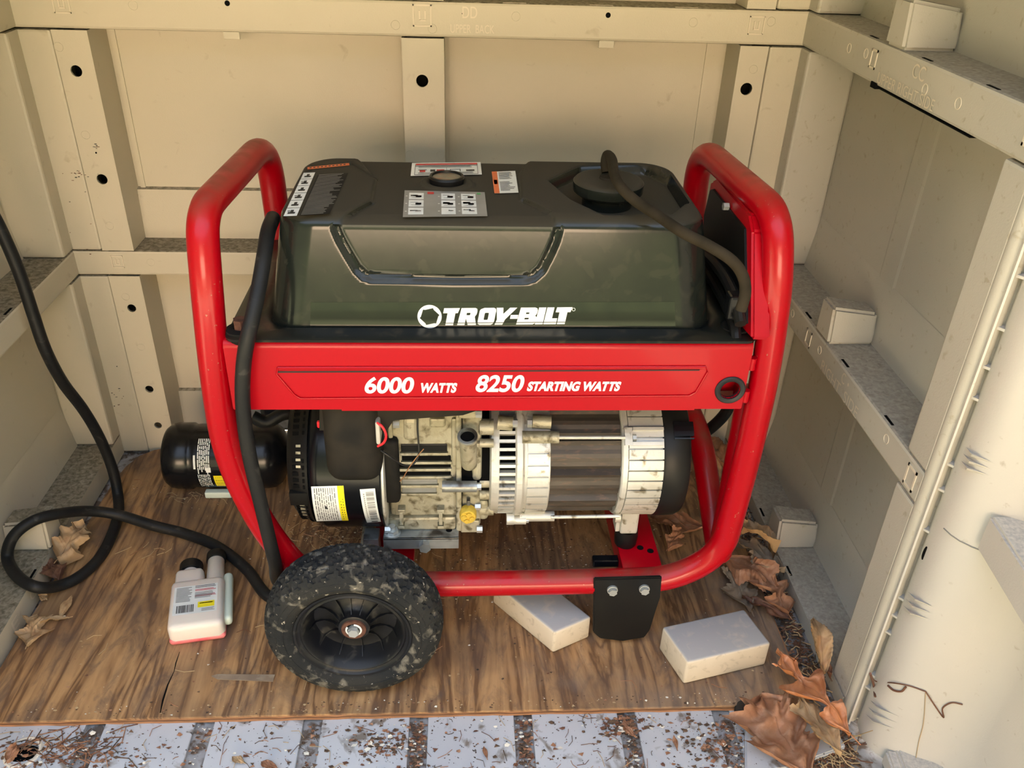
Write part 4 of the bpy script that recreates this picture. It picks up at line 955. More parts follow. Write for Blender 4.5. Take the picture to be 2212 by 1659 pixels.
# base bracket
z1 = at(905, 1163, 'y', .903).z; z0 = at(905, 1186, 'y', .903).z; xa, xb = at(828, 1172, 'y', .903).x, at(991, 1172, 'y', .903).x
mb = MB(); mb.box(xa, xb, .903, .906, z0, z1, .0008); mb.box(xa, xb, .903, .975, z1 - .003, z1, .0008); mb.build('engine_bracket', M['steel'], eng)
q = at(848, 1152, 'z', z1); MB().lathe((q.x, q.y, z1), (0, 0, 1), [(0, .0115), (.002, .0115), (.0022, .008)], 20).build('washer', M['zinc'], eng)
MB().cyl((q.x, q.y, z1 + .001), (q.x, q.y, z1 + .008), .0085, n=6).build('nut', M['zinc'], eng); MB().cyl((q.x, q.y, z1 + .006), (q.x, q.y, z1 + .014), .0045, n=12).build('stud_bolt', M['zinc'], eng)
q = at(918, 1176, 'y', .903); MB().cyl(q + Vector((0, .002, 0)), q + Vector((0, -.009, 0)), .0085, n=6).build('bolt', M['steel'], eng)
q = at(970, 1145, 'z', z1); MB().cyl((q.x, q.y, z1 - .001), (q.x, q.y, z1 + .0003), .0045, n=14).build('bracket_hole', M['dark'], eng)
# black blower housing
xs0, xs1 = cylx(668, 1010, .108)[0], cylx(822, 1010, .108)[0]
sh = lx([(xs0 - .004, .05), (xs0 - .004, .100), (xs0 + .002, .106), (xs0 + .012, .1105), (xs1 - .002, .1105), (xs1, .108), (xs1, .05)]).build('blower_housing', M['blkgloss'], eng, smooth=True, auto=40)
lx([(xs1, .05), (xs1, .110), (xs1 + .0012, .1115), (xs1 + .0035, .1115), (xs1 + .0045, .109), (xs1 + .0045, .05)]).build('housing_flange', M['alub'], eng, smooth=True, auto=40)
# dusty duct raised over the housing
mb = MB()
d0 = at(700, 1010, 'y', .884); d1 = at(826, 1010, 'y', .884); zt, zbb = .44, at(760, 1052, 'y', .884).z
bm = bmesh.new(); bmesh.ops.create_cube(bm, size=1)
for v_ in bm.verts: v_.co = Vector(((d0.x + d1.x) / 2 + v_.co.x * (d1.x - d0.x), .955 + v_.co.y * .142, (zt + zbb) / 2 + v_.co.z * (zt - zbb)))
bmesh.ops.bevel(bm, geom=bm.edges[:], offset=.022, segments=6, affect='EDGES', profile=.5); objbm('air_duct', bm, M['blkdirty'], eng, smooth=True, auto=60)
pts = [at(690, 900, 'y', .90), at(688, 990, 'y', .90), at(694, 1030, 'y', .90), at(720, 1052, 'y', .895), at(790, 1056, 'y', .892), at(826, 1050, 'y', .892)]
# top cover sloping over the crankcase
tc_ = [at(690, 884, 'y', .895), at(1040, 884, 'y', .895), at(1000, 897, 'y', .895), at(850, 908, 'y', .895), at(836, 930, 'y', .895), at(690, 930, 'y', .895)]
n = 6; MB().add([p + Vector((0, 0, .0)) for p in tc_] + [p + Vector((0, .1, .0)) for p in tc_], [[5, 4, 3, 2, 1, 0]] + [[i, (i + 1) % n, n + (i + 1) % n, n + i] for i in range(n)]).build('top_cover', M['blkdirty'], eng)
mb = MB(); pbx(mb, 700, 800, 1440, 884, .99, .14, .01); mb.build('cylinder_head', M['blk'], eng)
# rectangular black cover
mb = MB(); pbx(mb, 825, 956, 862, 1090, EY - .016, .02, .006); mb.build('side_cover', M['blkdirty'], eng, smooth=True, auto=50)
pbx(MB(), 811, 913, 821, 962, .882, .03, .003).build('coil_clip', M['alub'], eng)
MB().tube(catmull([at(814, 913, 'y', .884), at(826, 922, 'y', .881), at(834, 940, 'y', .880), at(829, 956, 'y', .881), at(816, 964, 'y', .884)], 6), .0016, 8).build('red_wire', M['wirered'], eng, smooth=True)
MB().tube(catmull([at(812, 966, 'y', .90), at(840, 985, 'y', .893), at(868, 1003, 'y', .90), at(888, 1005, 'y', .905), at(900, 993, 'y', .908), at(905, 975, 'y', .912), at(902, 930, 'y', .918), at(902, 905, 'y', .92)], 6), .0013, 8).build('black_wire', M['wireblk'], eng, smooth=True)
MB().tube(catmull([at(864, 1040, 'y', .905), at(872, 1030, 'y', .903), at(885, 1008, 'y', .90), at(903, 984, 'y', .90), at(915, 970, 'y', .899)], 5), .0007, 6).build('bare_wire', M['copper'], eng, smooth=True)
mb = MB(); pbx(mb, 684, 912, 692, 926, .899, .006, .002); mb.build('stop_switch', M['wirered'], eng)
# recoil starter cover with slots
xr0 = cylx(612, 990, .095)[0]
rc = lx([(xr0, 0), (xr0, .070), (xr0 + .002, .084), (xr0 + .010, .096), (xs0 - .006, .103), (xs0 - .004, .104), (xs0 - .004, .05)]).build('recoil_cover', M['blk'], eng, smooth=True, auto=40)
mb = MB(); 
for i in range(40):
    p = DG(-110 + i * 5.2)
    if -12 < math.degrees(p) < 2 or 30 < math.degrees(p) < 42: continue
    a0 = xr0 + .012; a1 = xs0 - .008; 
    for (xa_, xb_) in ((a0, a0 + .010), (a0 + .013, a1)):
        seg(mb, xa_, xb_, .096 + (xa_ - a0) * .3, .0995 + (xa_ - a0) * .26, p, p + DG(2.9), 1)
tag(mb.build('vent_slot', M['dark'], eng), kind='stuff')
mb = MB()
for i in range(8):
    p = DG(-16 + i * 5.2 + (16 if i > 3 else -14)); seg(mb, xr0 + .017, xr0 + .026, .0985, .1006, p + DG(.4), p + DG(2.3), 1)
tag(mb.build('flywheel_fin', M['alu'], eng), kind='stuff')
seg(MB(), xr0 + .006, xs0 - .006, .095, .1035, DG(-11), DG(1), 4).build('recoil_band', M['blk'], eng)
pbx(MB(), 560, 884, 690, 905, 1.0, .12, .01).build('air_cleaner', M['blk'], eng)
MB().tube(catmull([at(545, 900, 'y', .98), at(575, 912, 'y', .98), at(610, 895, 'y', .99), at(650, 890, 'y', 1.0)], 6), .009, 12).build('breather_hose', M['blk'], eng, smooth=True)
# housing stickers
def cmap(c4, r):
    cs = [cylx(px, py, r) for px, py in c4]
    def f_(u, v):
        x = (cs[0][0] * (1 - u) + cs[1][0] * u) * (1 - v) + (cs[3][0] * (1 - u) + cs[2][0] * u) * v
        p = (cs[0][1] * (1 - u) + cs[1][1] * u) * (1 - v) + (cs[3][1] * (1 - u) + cs[2][1] * u) * v
        return onc(x, r, p)
    return f_
def radial(fm): return lambda u, v: (fm(u, v) - Vector((fm(u, v).x, AY, AZ))).normalized() * .0003
fm = cmap(((672, 1051), (742, 1049), (753, 1124), (684, 1126)), .1111)
rc_ = [(.80, 0, 1, 1, 4)]
for i in range(10):
    u = .08 + i * .068; v = .04
    while v < .92: L_ = rn.uniform(.05, .16); rc_.append((u, v, u + .022, min(v + L_, .95), 1 if v > .6 or rn.random() < .3 else 3)); v += L_ + .025
rc_ += [(.36, .48, .42, .56, 1), (.86, .28, .885, .92, 1), (.93, .30, .95, .85, 1)]
decal('emission_label', fm, M['label'], rc_, eng, INK, lift=radial(fm), nu=14)
fm = cmap(((777, 1057), (810, 1055), (823, 1127), (793, 1129)), .1111)
rc_ = []; v = .07
while v < .9: th = rn.choice((.008, .014, .022)); rc_.append((.36, v, .88, v + th, 3 if v < .6 else 1)); v += th + rn.choice((.01, .016, .026))
rc_ += [(.18, .1 + .05 * i, .25, .13 + .05 * i, 3) for i in range(14)] + [(.36, .93, .8, .97, 1)]
decal('barcode_label', fm, M['label'], rc_, eng, INK, lift=radial(fm), nu=14)

# --- rubber foot plate
fy = .866
pl = [(at(1283, 1252, 'y', fy)), at(1430, 1248, 'y', fy), at(1426, 1290, 'y', fy), at(1404, 1362, 'y', fy), at(1392, 1378, 'y', fy), at(1345, 1386, 'y', fy), at(1296, 1380, 'y', fy), at(1281, 1366, 'y', fy)]
pl = [Vector((p.x, p.y, max(p.z, .0008))) for p in pl]; n = len(pl)
bm = bmesh.new(); a_ = [bm.verts.new(p) for p in pl]; b_ = [bm.verts.new(p + Vector((0, .0065, 0))) for p in pl]; bm.faces.new(a_); bm.faces.new(b_[::-1])
for i in range(n): bm.faces.new([a_[i], b_[i], b_[(i + 1) % n], a_[(i + 1) % n]])
bmesh.ops.bevel(bm, geom=bm.edges[:], offset=.0015, segments=2, affect='EDGES'); ft = objbm('rubber_foot', bm, M['blk'], gen)
MB().box(at(1280, 1216, 'y', .93).x, at(1345, 1216, 'y', .93).x, .925, .94, at(1310, 1226, 'y', .925).z, at(1310, 1213, 'y', .925).z, .002).build('foot_bracket', M['blkgloss'], gen)
for px, py in ((1323, 1275), (1392, 1273)):
    q = at(px, py, 'y', fy - .002)
    MB().lathe(q, (0, -1, 0), [(-.002, .0075), (.001, .0075), (.0012, .006)], 20).build('washer', M['zinc'], ft); MB().cyl(q, q + Vector((0, -.006, 0)), .0062, n=6).build('bolt', M['zinc'], ft)

# --- wheels
def wheel(c):
    wh = empty('wheel', c); wh.parent = gen; wh.location = Vector(c) - gen.location
    C_ = Vector(c)
    # tyre with tread blocks
    NA = 252; prof = []
    half = [(-.0250, .0755), (-.0285, .0770), (-.0320, .0805), (-.0345, .0860), (-.0350, .0915), (-.0345, .0965), (-.0328, .1010), (-.0318, .1050), (-.0298, .1078), (-.0272, .1101), (-.0242, .1121), (-.0212, .1137), (-.0180, .1149), (-.0146, .1158), (-.0110, .1165), (-.0074, .1170), (-.0038, .1173), (0, .1174)]
    prof = half + [(-y, r) for y, r in half[:-1][::-1]]
    v = []; k = len(prof)
    for i in range(NA):
        t = 2 * PI * i / NA
        for j, (y, r) in enumerate(prof):
            rr2 = r
            if r > .1020:
                u = y / .034; ph = t * 34 / 2; a1 = math.sin(ph * 2 + 9 * u + 1.2 * math.sin(14 * u)); a2 = math.sin(ph * 2 - 9 * u + PI * (j % 2)); 
                g = max(a1, a2 * .8); rr2 = r - (.0036 if g < .35 else 0) - (.0022 if abs(abs(u) - .35) < .045 and False else 0)
            elif .0955 < r: rr2 = r - (.0010 if (int(i / 4) % 2) else 0)
            v.append(C_ + Vector((math.cos(t) * rr2, y, math.sin(t) * rr2)))
    f = [[i * k + j, ((i + 1) % NA) * k + j, ((i + 1) % NA) * k + j + 1, i * k + j + 1] for i in range(NA) for j in range(k - 1)]
    obj('tyre', v, [q[::-1] for q in f], M['tire'], wh, smooth=True, auto=38)
    MB().lathe(C_, (0, -1, 0), [(.0335, .0875), (.0356, .0883), (.0357, .0893), (.0340, .0902)], 90).build('sidewall_ring', M['tire'], wh, smooth=True)
    MB().lathe(C_, (0, -1, 0), [(.0335, .0968), (.0343, .0978), (.0328, .0988)], 90).build('sidewall_ring', M['tire'], wh, smooth=True)
    mb = MB(); mb.lathe(C_, (0, -1, 0), [(.018, .0775), (.0275, .0778), (.0298, .0765), (.0295, .0735), (.0265, .0715), (.0255, .0690), (.0272, .0668), (.0255, .0645), (.012, .0610), (-.004, .0545), (-.006, .047), (-.0045, .034), (.003, .0235), (.0065, .0210), (.0155, .0205), (.0165, .0190), (.0165, .0)], 72)
    mb.build('rim', M['rim'], wh, smooth=True, auto=45)
    for i in range(12):
        t = 2 * PI * i / 12 + .12; u = Vector((math.cos(t), 0, math.sin(t))); w_ = Vector((-math.sin(t), 0, math.cos(t)))
        pts = [(.0200, .0120), (.030, .0020), (.042, -.0035), (.052, -.0015), (.0600, .0110)]; low = [(.020, .0), (.030, -.006), (.042, -.009), (.052, -.008), (.060, .000)]
        v = []
        for s_ in (-1, 1):
            for (r, y) in pts: v.append(C_ + u * r + w_ * (.0006 * s_) + Vector((0, -y, 0)))
            for (r, y) in low: v.append(C_ + u * r + w_ * (.0008 * s_) + Vector((0, -y, 0)))
        n = 5; f = []
        for i_ in range(4):
            f += [[i_, i_ + 1, n + i_ + 1, n + i_], [10 + i_, 10 + n + i_, 10 + n + i_ + 1, 10 + i_ + 1], [i_, 10 + i_, 10 + i_ + 1, i_ + 1]]
        MB().add(v, f).build('spoke', M['rim'], wh)
    MB().lathe(C_, (0, -1, 0), [(.0165, .0165), (.0188, .0160), (.0192, .0145), (.0188, .011), (.017, .010)], 32).build('hub_washer', M['rust'], wh, smooth=True, auto=40)
    MB().lathe(C_, (0, -1, 0), [(.017, .0112), (.0192, .0108), (.0195, .0085)], 24, a0=.9, a1=6.2).build('retaining_clip', M['label'], wh, smooth=True)
    MB().cyl(C_ + Vector((0, -.016, 0)), C_ + Vector((0, -.0255, 0)), .0078, .0072, n=6).build('axle_bolt', M['zinc'], wh)
    return wh
wheel((-.1425, .812, .1176)); 
w2 = wheel((-.1425, 1.235, .1176))
MB().cyl((-.1425, .83, .1176), (-.1425, 1.22, .1176), .008, n=14).build('axle', M['steel'], gen, smooth=True, auto=40)

# ================================================================== CORD
def cordpt(px, py, ax, v): return at(px, py, ax, v)
cpth = [Vector((-.672, .93, .818)), Vector((-.640, 1.0, .80)), Vector((-.640, 1.08, .70)), at(-70, 380, 'x', -.645), at(-20, 455, 'x', -.65), at(15, 525, 'x', -.64), at(45, 598, 'x', -.632), at(72, 680, 'x', -.628), at(98, 755, 'x', -.624), at(135, 825, 'x', -.622), at(180, 885, 'x', -.618), at(215, 945, 'x', -.614), at(242, 1010, 'x', -.608), at(254, 1065, 'z', .022), at(256, 1105, 'z', .0102), at(244, 1150, 'z', .0102), at(215, 1205, 'z', .0102), at(172, 1245, 'z', .0102), at(125, 1266, 'z', .016), at(78, 1268, 'z', .038), at(38, 1245, 'z', .041), at(16, 1205, 'z', .048), at(28, 1160, 'z', .075), at(70, 1126, 'z', .088), at(125, 1110, 'z', .080), at(190, 1104, 'z', .055), at(255, 1112, 'z', .036), at(330, 1135, 'z', .022), at(400, 1153, 'z', .012), at(470, 1181, 'z', .0102), at(532, 1229, 'z', .0102), at(580, 1288, 'z', .0102), at(640, 1290, 'z', .0102), Vector((-.24, 1.0, .012)), Vector((-.215, .93, .03)), at(607, 1262, 'y', .895), at(594, 1215, 'y', .853), at(578, 1150, 'y', .845), at(560, 1075, 'y', .846), at(542, 1000, 'y', .848), at(530, 930, 'y', .850), at(524, 860, 'y', .851), at(526, 790, 'y', .853), at(535, 730, 'y', .857), at(549, 670, 'y', .872), at(561, 610, 'y', .893), at(571, 550, 'y', .918), at(579, 500, 'y', .950), at(590, 470, 'y', .985)]
cord = MB().tube(catmull(cpth, 8), .0088, 16).build('power_cord', M['rubber'], None, smooth=True, auto=60)
tag(cord, 'thick black rubber cord looped on the plywood and hung over the red frame', 'power cord')

# ================================================================== JUG
jug = empty('motor_oil_jug', (-.43, 1.262, 0), 'glossy black plastic oil jug with yellow label lying at the back wall', 'jug')
jc = Vector((-.525, 1.262, .060))
MB().lathe(jc, (1, 0, 0), [(0, 0), (0, .044), (.003, .052), (.010, .0575), (.020, .0595), (.045, .0595), (.048, .0575), (.052, .0565), (.058, .0572), (.130, .0572), (.134, .0595), (.178, .0595), (.190, .0575), (.200, .050), (.208, .034), (.214, .022), (.228, .020)], 56).build('jug_body', M['blkgloss'], jug, smooth=True, auto=50)
MB().cyl(jc + Vector((.222, 0, 0)), jc + Vector((.243, 0, 0)), .023, n=28).build('jug_cap', M['blk'], jug, smooth=True, auto=40)
q = at(440, 1068, 'z', .008)
MB().box(at(442, 1066, 'y', 1.215).x, at(500, 1066, 'y', 1.215).x, 1.213, 1.226, .0005, .013, .002).build('level_strip', M['mint'], jug)
JY, JZ, JR = jc.y, jc.z, .0577
def jm(x0, x1, p0, p1):
    def f_(u, v):
        p = math.radians(p0 + (p1 - p0) * v); return Vector((x0 + (x1 - x0) * u, JY - JR * math.cos(p), JZ + JR * math.sin(p)))
    return f_
def jl(fm): return lambda u, v: (fm(u, v) - Vector((fm(u, v).x, JY, JZ))).normalized() * .0003
fm = jm(jc.x + .060, jc.x + .129, 96, -40); rn = random.Random(5); rc_ = [(.0, .44, .05, .62, 7)]
for i in range(7):
    v = .22
    while v < .62: L_ = rn.uniform(.03, .1); rc_.append((.10 + i * .045, v, .125 + i * .045, v + L_, 7)); v += L_ + .012
for i in range(8):
    v = .70
    while v < .93: L_ = rn.uniform(.02, .06); rc_.append((.08 + i * .04, v, .10 + i * .04, v + L_, 7)); v += L_ + .012
rc_ += [(.46, .72, .80, .95, 4), (.80, .30, 1, .42, 7), (.80, .36, .92, .43, 4), (.80, .44, 1, .50, 8), (.30, .60, .42, .67, 7)]
rc_ += [(.50 + i * .045, .75, .52 + i * .045, .92, 1) for i in range(6)]
decal('jug_label', fm, M['blkgloss'], rc_, jug, INK[:7] + [M['blue']], lift=jl(fm), nu=22)
tx = MB(); fo = jm(jc.x + .060, jc.x + .129, 96, -40); o_ = fo(.97, .22); nn_ = (o_ - Vector((o_.x, JY, JZ))).normalized()
textmesh(tx, 'POWER', (o_ + nn_ * .0006, (0, -math.sin(.0) - nn_.z, nn_.y), (-1 * -1, 0, 0), nn_), .018, .006); tx.build('lettering', M['white'], jug, fix=False)

# ================================================================== FUEL BOTTLE lying on the board
fb = empty('fuel_bottle', (-.40, .92, 0), 'milky two-neck fuel additive bottle with pink fluid lying on the plywood', 'bottle')
bo = at(366, 1402, 'z', .0) + Vector((0, .004, 0)); ang = math.radians(9.5)
bw = Vector((math.cos(ang), math.sin(ang), 0)); bl = Vector((-math.sin(ang) - .045, math.cos(ang), 0)).normalized()
def B_(w_, l_, h_): return bo + bw * w_ + bl * l_ + Vector((0, 0, h_))
def bbox(w0, w1, l0, l1, h0, h1, bev, name, m_, sm=True):
    bm = bmesh.new(); vs = [bm.verts.new(B_(a_, b_, c_)) for c_ in (h0, h1) for a_, b_ in ((w0, l0), (w1, l0), (w1, l1), (w0, l1))]
    for f in ((3, 2, 1, 0), (4, 5, 6, 7), (0, 1, 5, 4), (1, 2, 6, 5), (2, 3, 7, 6), (3, 0, 4, 7)): bm.faces.new([vs[i] for i in f])
    bmesh.ops.bevel(bm, geom=bm.edges[:], offset=bev, segments=4, affect='EDGES', profile=.5); return objbm(name, bm, m_, fb, smooth=sm, auto=60)
bbox(0, .078, .0, .100, .0005, .036, .009, 'bottle_body', M['milky'])
bbox(.004, .046, .085, .128, .002, .033, .008, 'bottle_shoulder', M['milky'])
bbox(-.0006, .0786, -.0008, .034, .0002, .0125, .006, 'pink_fluid', M['pink'])
bbox(.0745, .0885, .018, .118, .006, .024, .0065, 'side_tube', M['mint'])
MB().cyl(B_(.025, .126, .017), B_(.025, .134, .017), .013, n=24).build('neck', M['milky'], fb, smooth=True, auto=40)
MB().lathe(B_(.025, .131, .018), bl, [(0, .0), (0, .0165), (.004, .0178), (.015, .0178), (.017, .016), (.017, 0)], 30).build('wide_cap', M['blk'], fb, smooth=True, auto=40)
MB().lathe(B_(.062, .092, .0175), bl, [(0, .0145), (.006, .0135), (.060, .0128), (.064, .010)], 28).build('dosing_neck', M['milky'], fb, smooth=True, auto=40)
MB().lathe(B_(.062, .150, .0175), bl, [(0, .0), (0, .014), (.002, .0152), (.015, .0152), (.017, .0138), (.017, 0)], 30).build('dosing_cap', M['blk'], fb, smooth=True, auto=40)
def fm(u, v): return B_(.007 + .062 * u, .082 - .058 * v, .0363)
rn = random.Random(8)
rc_ = lines(.05, .05, .42, .58, 11, 3, .5, .25) + lines(.48, .03, .97, .13, 2, 1, .4) + lines(.48, .16, .97, .24, 2, 2, .5) + lines(.48, .27, .9, .50, 5, 3, .5) + lines(.48, .36, .97, .44, 2, 2, .5)
rc_ += [(.56, .62, .94, .82, 4), (.60, .66, .90, .69, 1)] + lines(.65, .86, .95, .97, 3, 3, .5)
x_ = .08
while x_ < .45: ww = rn.choice((.006, .012, .02)); rc_.append((x_, .68, x_ + ww, .94, 1)); x_ += ww + rn.choice((.008, .014))
decal('bottle_label', fm, M['label'], rc_, fb, INK)

# ================================================================== SPACER BLOCKS
def blk(name, corners, h, label):
    c = sum(corners, Vector()) / 4; e = empty(name, (c.x, c.y, 0), label, 'block', None)
    bm = bmesh.new(); b_ = [bm.verts.new((p.x, p.y, .0006)) for p in corners]; t_ = [bm.verts.new((p.x, p.y, h)) for p in corners]
    bm.faces.new(b_[::-1]); bm.faces.new(t_)
    for i in range(4): bm.faces.new([b_[i], b_[(i + 1) % 4], t_[(i + 1) % 4], t_[i]])
    bmesh.ops.bevel(bm, geom=bm.edges[:], offset=.004, segments=3, affect='EDGES', profile=.5)
    o = objbm(name, bm, M['block'], None, smooth=True, auto=40); o['label'] = label; o['category'] = 'block'
    bpy.data.objects.remove(e); return o
blk('spacer_block', [Vector((.3115, .790, 0)), Vector((.4395, .8215, 0)), Vector((.4195, .888, 0)), Vector((.289, .856, 0))], .0465, 'beige plastic block lying free on the plywood to the right of the rubber foot')
blk('spacer_block', [Vector((.132, .850, 0)), Vector((.1895, .879, 0)), Vector((.104, .982, 0)), Vector((.0465, .952, 0))], .0440, 'beige plastic block wedged under the bottom red tube beside the wheel')

# ================================================================== LEAVES
def leaf(px0, py0, px1, py1, z, wr, m_, label, seed=0, lobes=3, deep=.6, curl=.3, roll=.2, lift=0., name='oak_leaf', stem=True, zt=None, fold=0.):
    r_ = random.Random(seed); a_ = at(px0, py0, 'z', z); b_ = at(px1, py1, 'z', z if zt is None else zt); L_ = (b_ - a_).length; ux = (b_ - a_).normalized()
    uy = Vector((0, 0, 1)).cross(ux).normalized(); un = ux.cross(uy); NT_, NS = 44, 10; W = L_ * wr / 2; v = []; amp = [r_.uniform(.75, 1.15) for _ in range(12)]; phs = r_.uniform(-.3, .3)
    off = [0.0, .35][seed % 2]
    for i in range(NT_ + 1):
        t = i / NT_; env = max(.02, math.sin(PI * min(1, t) ** .8)) ** (.8 if name == 'broad_leaf' else .6) if 0 < t < 1 else .02
        for j in range(-NS, NS + 1):
            s_ = j / NS; side = 0 if j < 0 else 1
            ph = t * lobes * 2 * PI + (off if side else 0) + phs
            lb = .5 - .5 * math.cos(ph); k_ = amp[int(t * lobes) % 6 + 6 * side]
            w_ = W * env * k_ * ((1 - deep) + deep * lb ** 1.3)
            w_ += W * .05 * math.sin(t * 90 + seed + side * 2) * env
            x = t * L_ + abs(s_) ** 1.5 * w_ * .55 * (1 if t < .8 else .3); y = s_ * w_
            h = curl * W * (s_ * s_) * (1 + .5 * math.sin(t * 6 + seed)) * math.copysign(1, s_ * roll + .3) + fold * W * abs(s_)
            h += .10 * W * math.sin(t * 9 + seed * 1.7) + .05 * W * math.sin(t * 23 + s_ * 7 + seed) + lift * L_ * math.sin(PI * t) + .04 * W * math.cos(s_ * 11 + t * 4)
            v.append(a_ + ux * x + uy * y + un * (h + .003))
    n = 2 * NS + 1; f = [[i * n + j, (i + 1) * n + j, (i + 1) * n + j + 1, i * n + j + 1] for i in range(NT_) for j in range(n - 1)]
    mb = MB(); zmin = min(p.z for p in v); gl_ = min(z, z if zt is None else zt)
    if zmin < gl_: v = [p + Vector((0, 0, gl_ - zmin + .0005)) for p in v]
    mb.add(v, f); root = v[NS]
    # midrib and stem
    rib = [v[i * n + NS] + un * .0004 for i in range(0, NT_, 3)]
    mb.tube([root - ux * L_ * .12 + Vector((0, 0, .001))] * 1 + rib if stem else rib, .0007, 5)
    o = obj(name, mb.v, mb.f, m_, None, smooth=True); tag(o, label, 'leaf'); return o
leaf(1834, 1596, 1672, 1420, .016, .62, M['leaf_o'], 'bright orange oak leaf with long lobes lying across the front right board corner', 3, 3, .82, .12, .4, .03, zt=.030)
leaf(1745, 1690, 1640, 1512, -.001, 1.05, M['leaf_b'], 'large flat brown leaf on the grey floor at the front right corner', 4, 3, .38, .12, .3, .05, name='broad_leaf', stem=False)
leaf(1812, 1645, 1722, 1520, .006, .7, M['leaf_t'], 'pale tan leaf half on top of the large brown leaf near the door', 7, 2, .45, .2, .5, .04)
leaf(1772, 1470, 1752, 1345, .012, .62, M['leaf_t'], 'tall curled tan leaf standing against the right curb', 12, 1, .25, .75, .5, .22, name='curled_leaf', stem=False, zt=.05)
leaf(1790, 1478, 1765, 1420, .010, .55, M['leaf_r'], 'dark brown curled leaf tucked under the tall tan leaf', 21, 2, .4, .6, .5, .1, name='curled_leaf')
leaf(1565, 1215, 1680, 1275, .012, .65, M['leaf_b'], 'reddish brown leaf on top of the pile beside the right tube', 5, 2, .5, .3, .4, .1, zt=.02)
leaf(1700, 1340, 1640, 1250, .006, .8, M['leaf_b'], 'brown lobed leaf pointing at the right curb from the pile', 6, 3, .75, .2, .4, .02)
leaf(1620, 1330, 1575, 1225, .003, .6, M['leaf_g'], 'dull brown leaf lying lowest in the pile behind the free block', 8, 2, .5, .15, .3, .02)
leaf(1690, 1255, 1590, 1185, .014, .7, M['leaf_g'], 'grey brown leaf in the pile just below the curled tan leaf', 9, 2, .4, .3, .4, .05)
leaf(1668, 1225, 1600, 1165, .020, .85, M['leaf_t'], 'rolled golden brown leaf beside the bottom of the right red tube', 14, 1, .25, .7, .5, .20, name='curled_leaf', stem=False, zt=.03)
leaf(1705, 1345, 1600, 1300, .004, .5, M['leaf_r'], 'small dark leaf fragment between the pile and the right curb', 10, 2, .4, .3, .4, .03)
leaf(1442, 1192, 1472, 1150, .004, .7, M['leaf_b'], 'pointed brown leaf seen through the frame beside the cross channel', 15, 2, .5, .3, .5, .1, zt=.015)
leaf(1520, 1150, 1400, 1120, .002, .85, M['leaf_b'], 'broad red brown leaf lying under the alternator end cover', 16, 2, .4, .1, .3, .02, name='broad_leaf')
leaf(1560, 1030, 1525, 965, .010, .8, M['leaf_b'], 'brown leaf in the back right corner behind the rear tube', 18, 2, .4, .5, .5, .12)
leaf(1548, 1065, 1585, 1000, .004, .6, M['leaf_t'], 'tan leaf in front of the brown leaf in the back right corner', 19, 2, .5, .4, .5, .06)
leaf(132, 1228, 190, 1150, .006, .60, M['leaf_t'], 'curled pale tan leaf inside the cord loop beside the left curb', 20, 3, .5, .55, .5, .10, zt=.016)
leaf(128, 1262, 100, 1215, .006, .7, M['leaf_r'], 'small red brown leaf inside the cord loop below the tan one', 22, 2, .5, .3, .5, .08)
leaf(62, 1405, 84, 1335, .004, .85, M['leaf_t'], 'star shaped tan leaf part at the left board edge', 23, 2, .7, .15, .5, .03)
leaf(150, 1338, 75, 1350, .006, .35, M['leaf_t'], 'narrow tan leaf part reaching right from the left board edge', 24, 2, .3, .4, .5, .06)
leaf(130, 1335, 157, 1292, .006, .32, M['leaf_t'], 'thin upright tan leaf sliver on the board above the star shaped leaf', 25, 1, .3, .4, .5, .05)
leaf(86, 1290, 103, 1297, .004, .7, M['leaf_t'], 'tiny pale leaf scrap on the left board edge below the cord loop', 26, 1, .3, .3, .5, .05)
leaf(18, 1655, 40, 1618, ZF - .004, .6, M['leaf_b'], 'brown leaf stuck in the round floor hole at the front left', 27, 1, .3, .6, .5, .1)
leaf(1372, 1598, 1346, 1575, ZF, .8, M['leaf_b'], 'small light brown leaf scrap on the floor below the rubber foot', 28, 1, .3, .4, .5, .08)
leaf(528, 1652, 503, 1640, ZF, .8, M['leaf_t'], 'small pale leaf scrap on the left part of the front floor', 29, 1, .3, .3, .5, .05)
leaf(600, 1665, 565, 1650, ZF, .7, M['leaf_b'], 'orange brown leaf scrap at the lower picture edge left of centre', 30, 1, .3, .3, .5, .05)
leaf(1052, 1642, 1045, 1615, ZF, .45, M['leaf_b'], 'narrow upright brown scrap on the floor pad right of centre', 31, 1, .3, .3, .5, .05)
leaf(1462, 1262 + 360, 1455, 1240 + 352, ZF, .35, M['leaf_b'], 'thin brown leaf sliver on the floor below the free block', 33, 1, .3, .3, .5, .05)
# dark pebble by the board corner
q = at(1612, 1552, 'z', ZF); bm = bmesh.new(); bmesh.ops.create_icosphere(bm, subdivisions=3, radius=1)
for v_ in bm.verts: n_ = mnoise.noise(v_.co * 1.3) * .12; v_.co = Vector((q.x + v_.co.x * .017 * (1 + n_), q.y + v_.co.y * .022 * (1 + n_), ZF + .009 + v_.co.z * .009 * (1 + n_)))
st = objbm('pebble', bm, M['grommet'], None, smooth=True); tag(st, 'dark grey oval pebble at the board edge beside the large brown leaf', 'pebble')

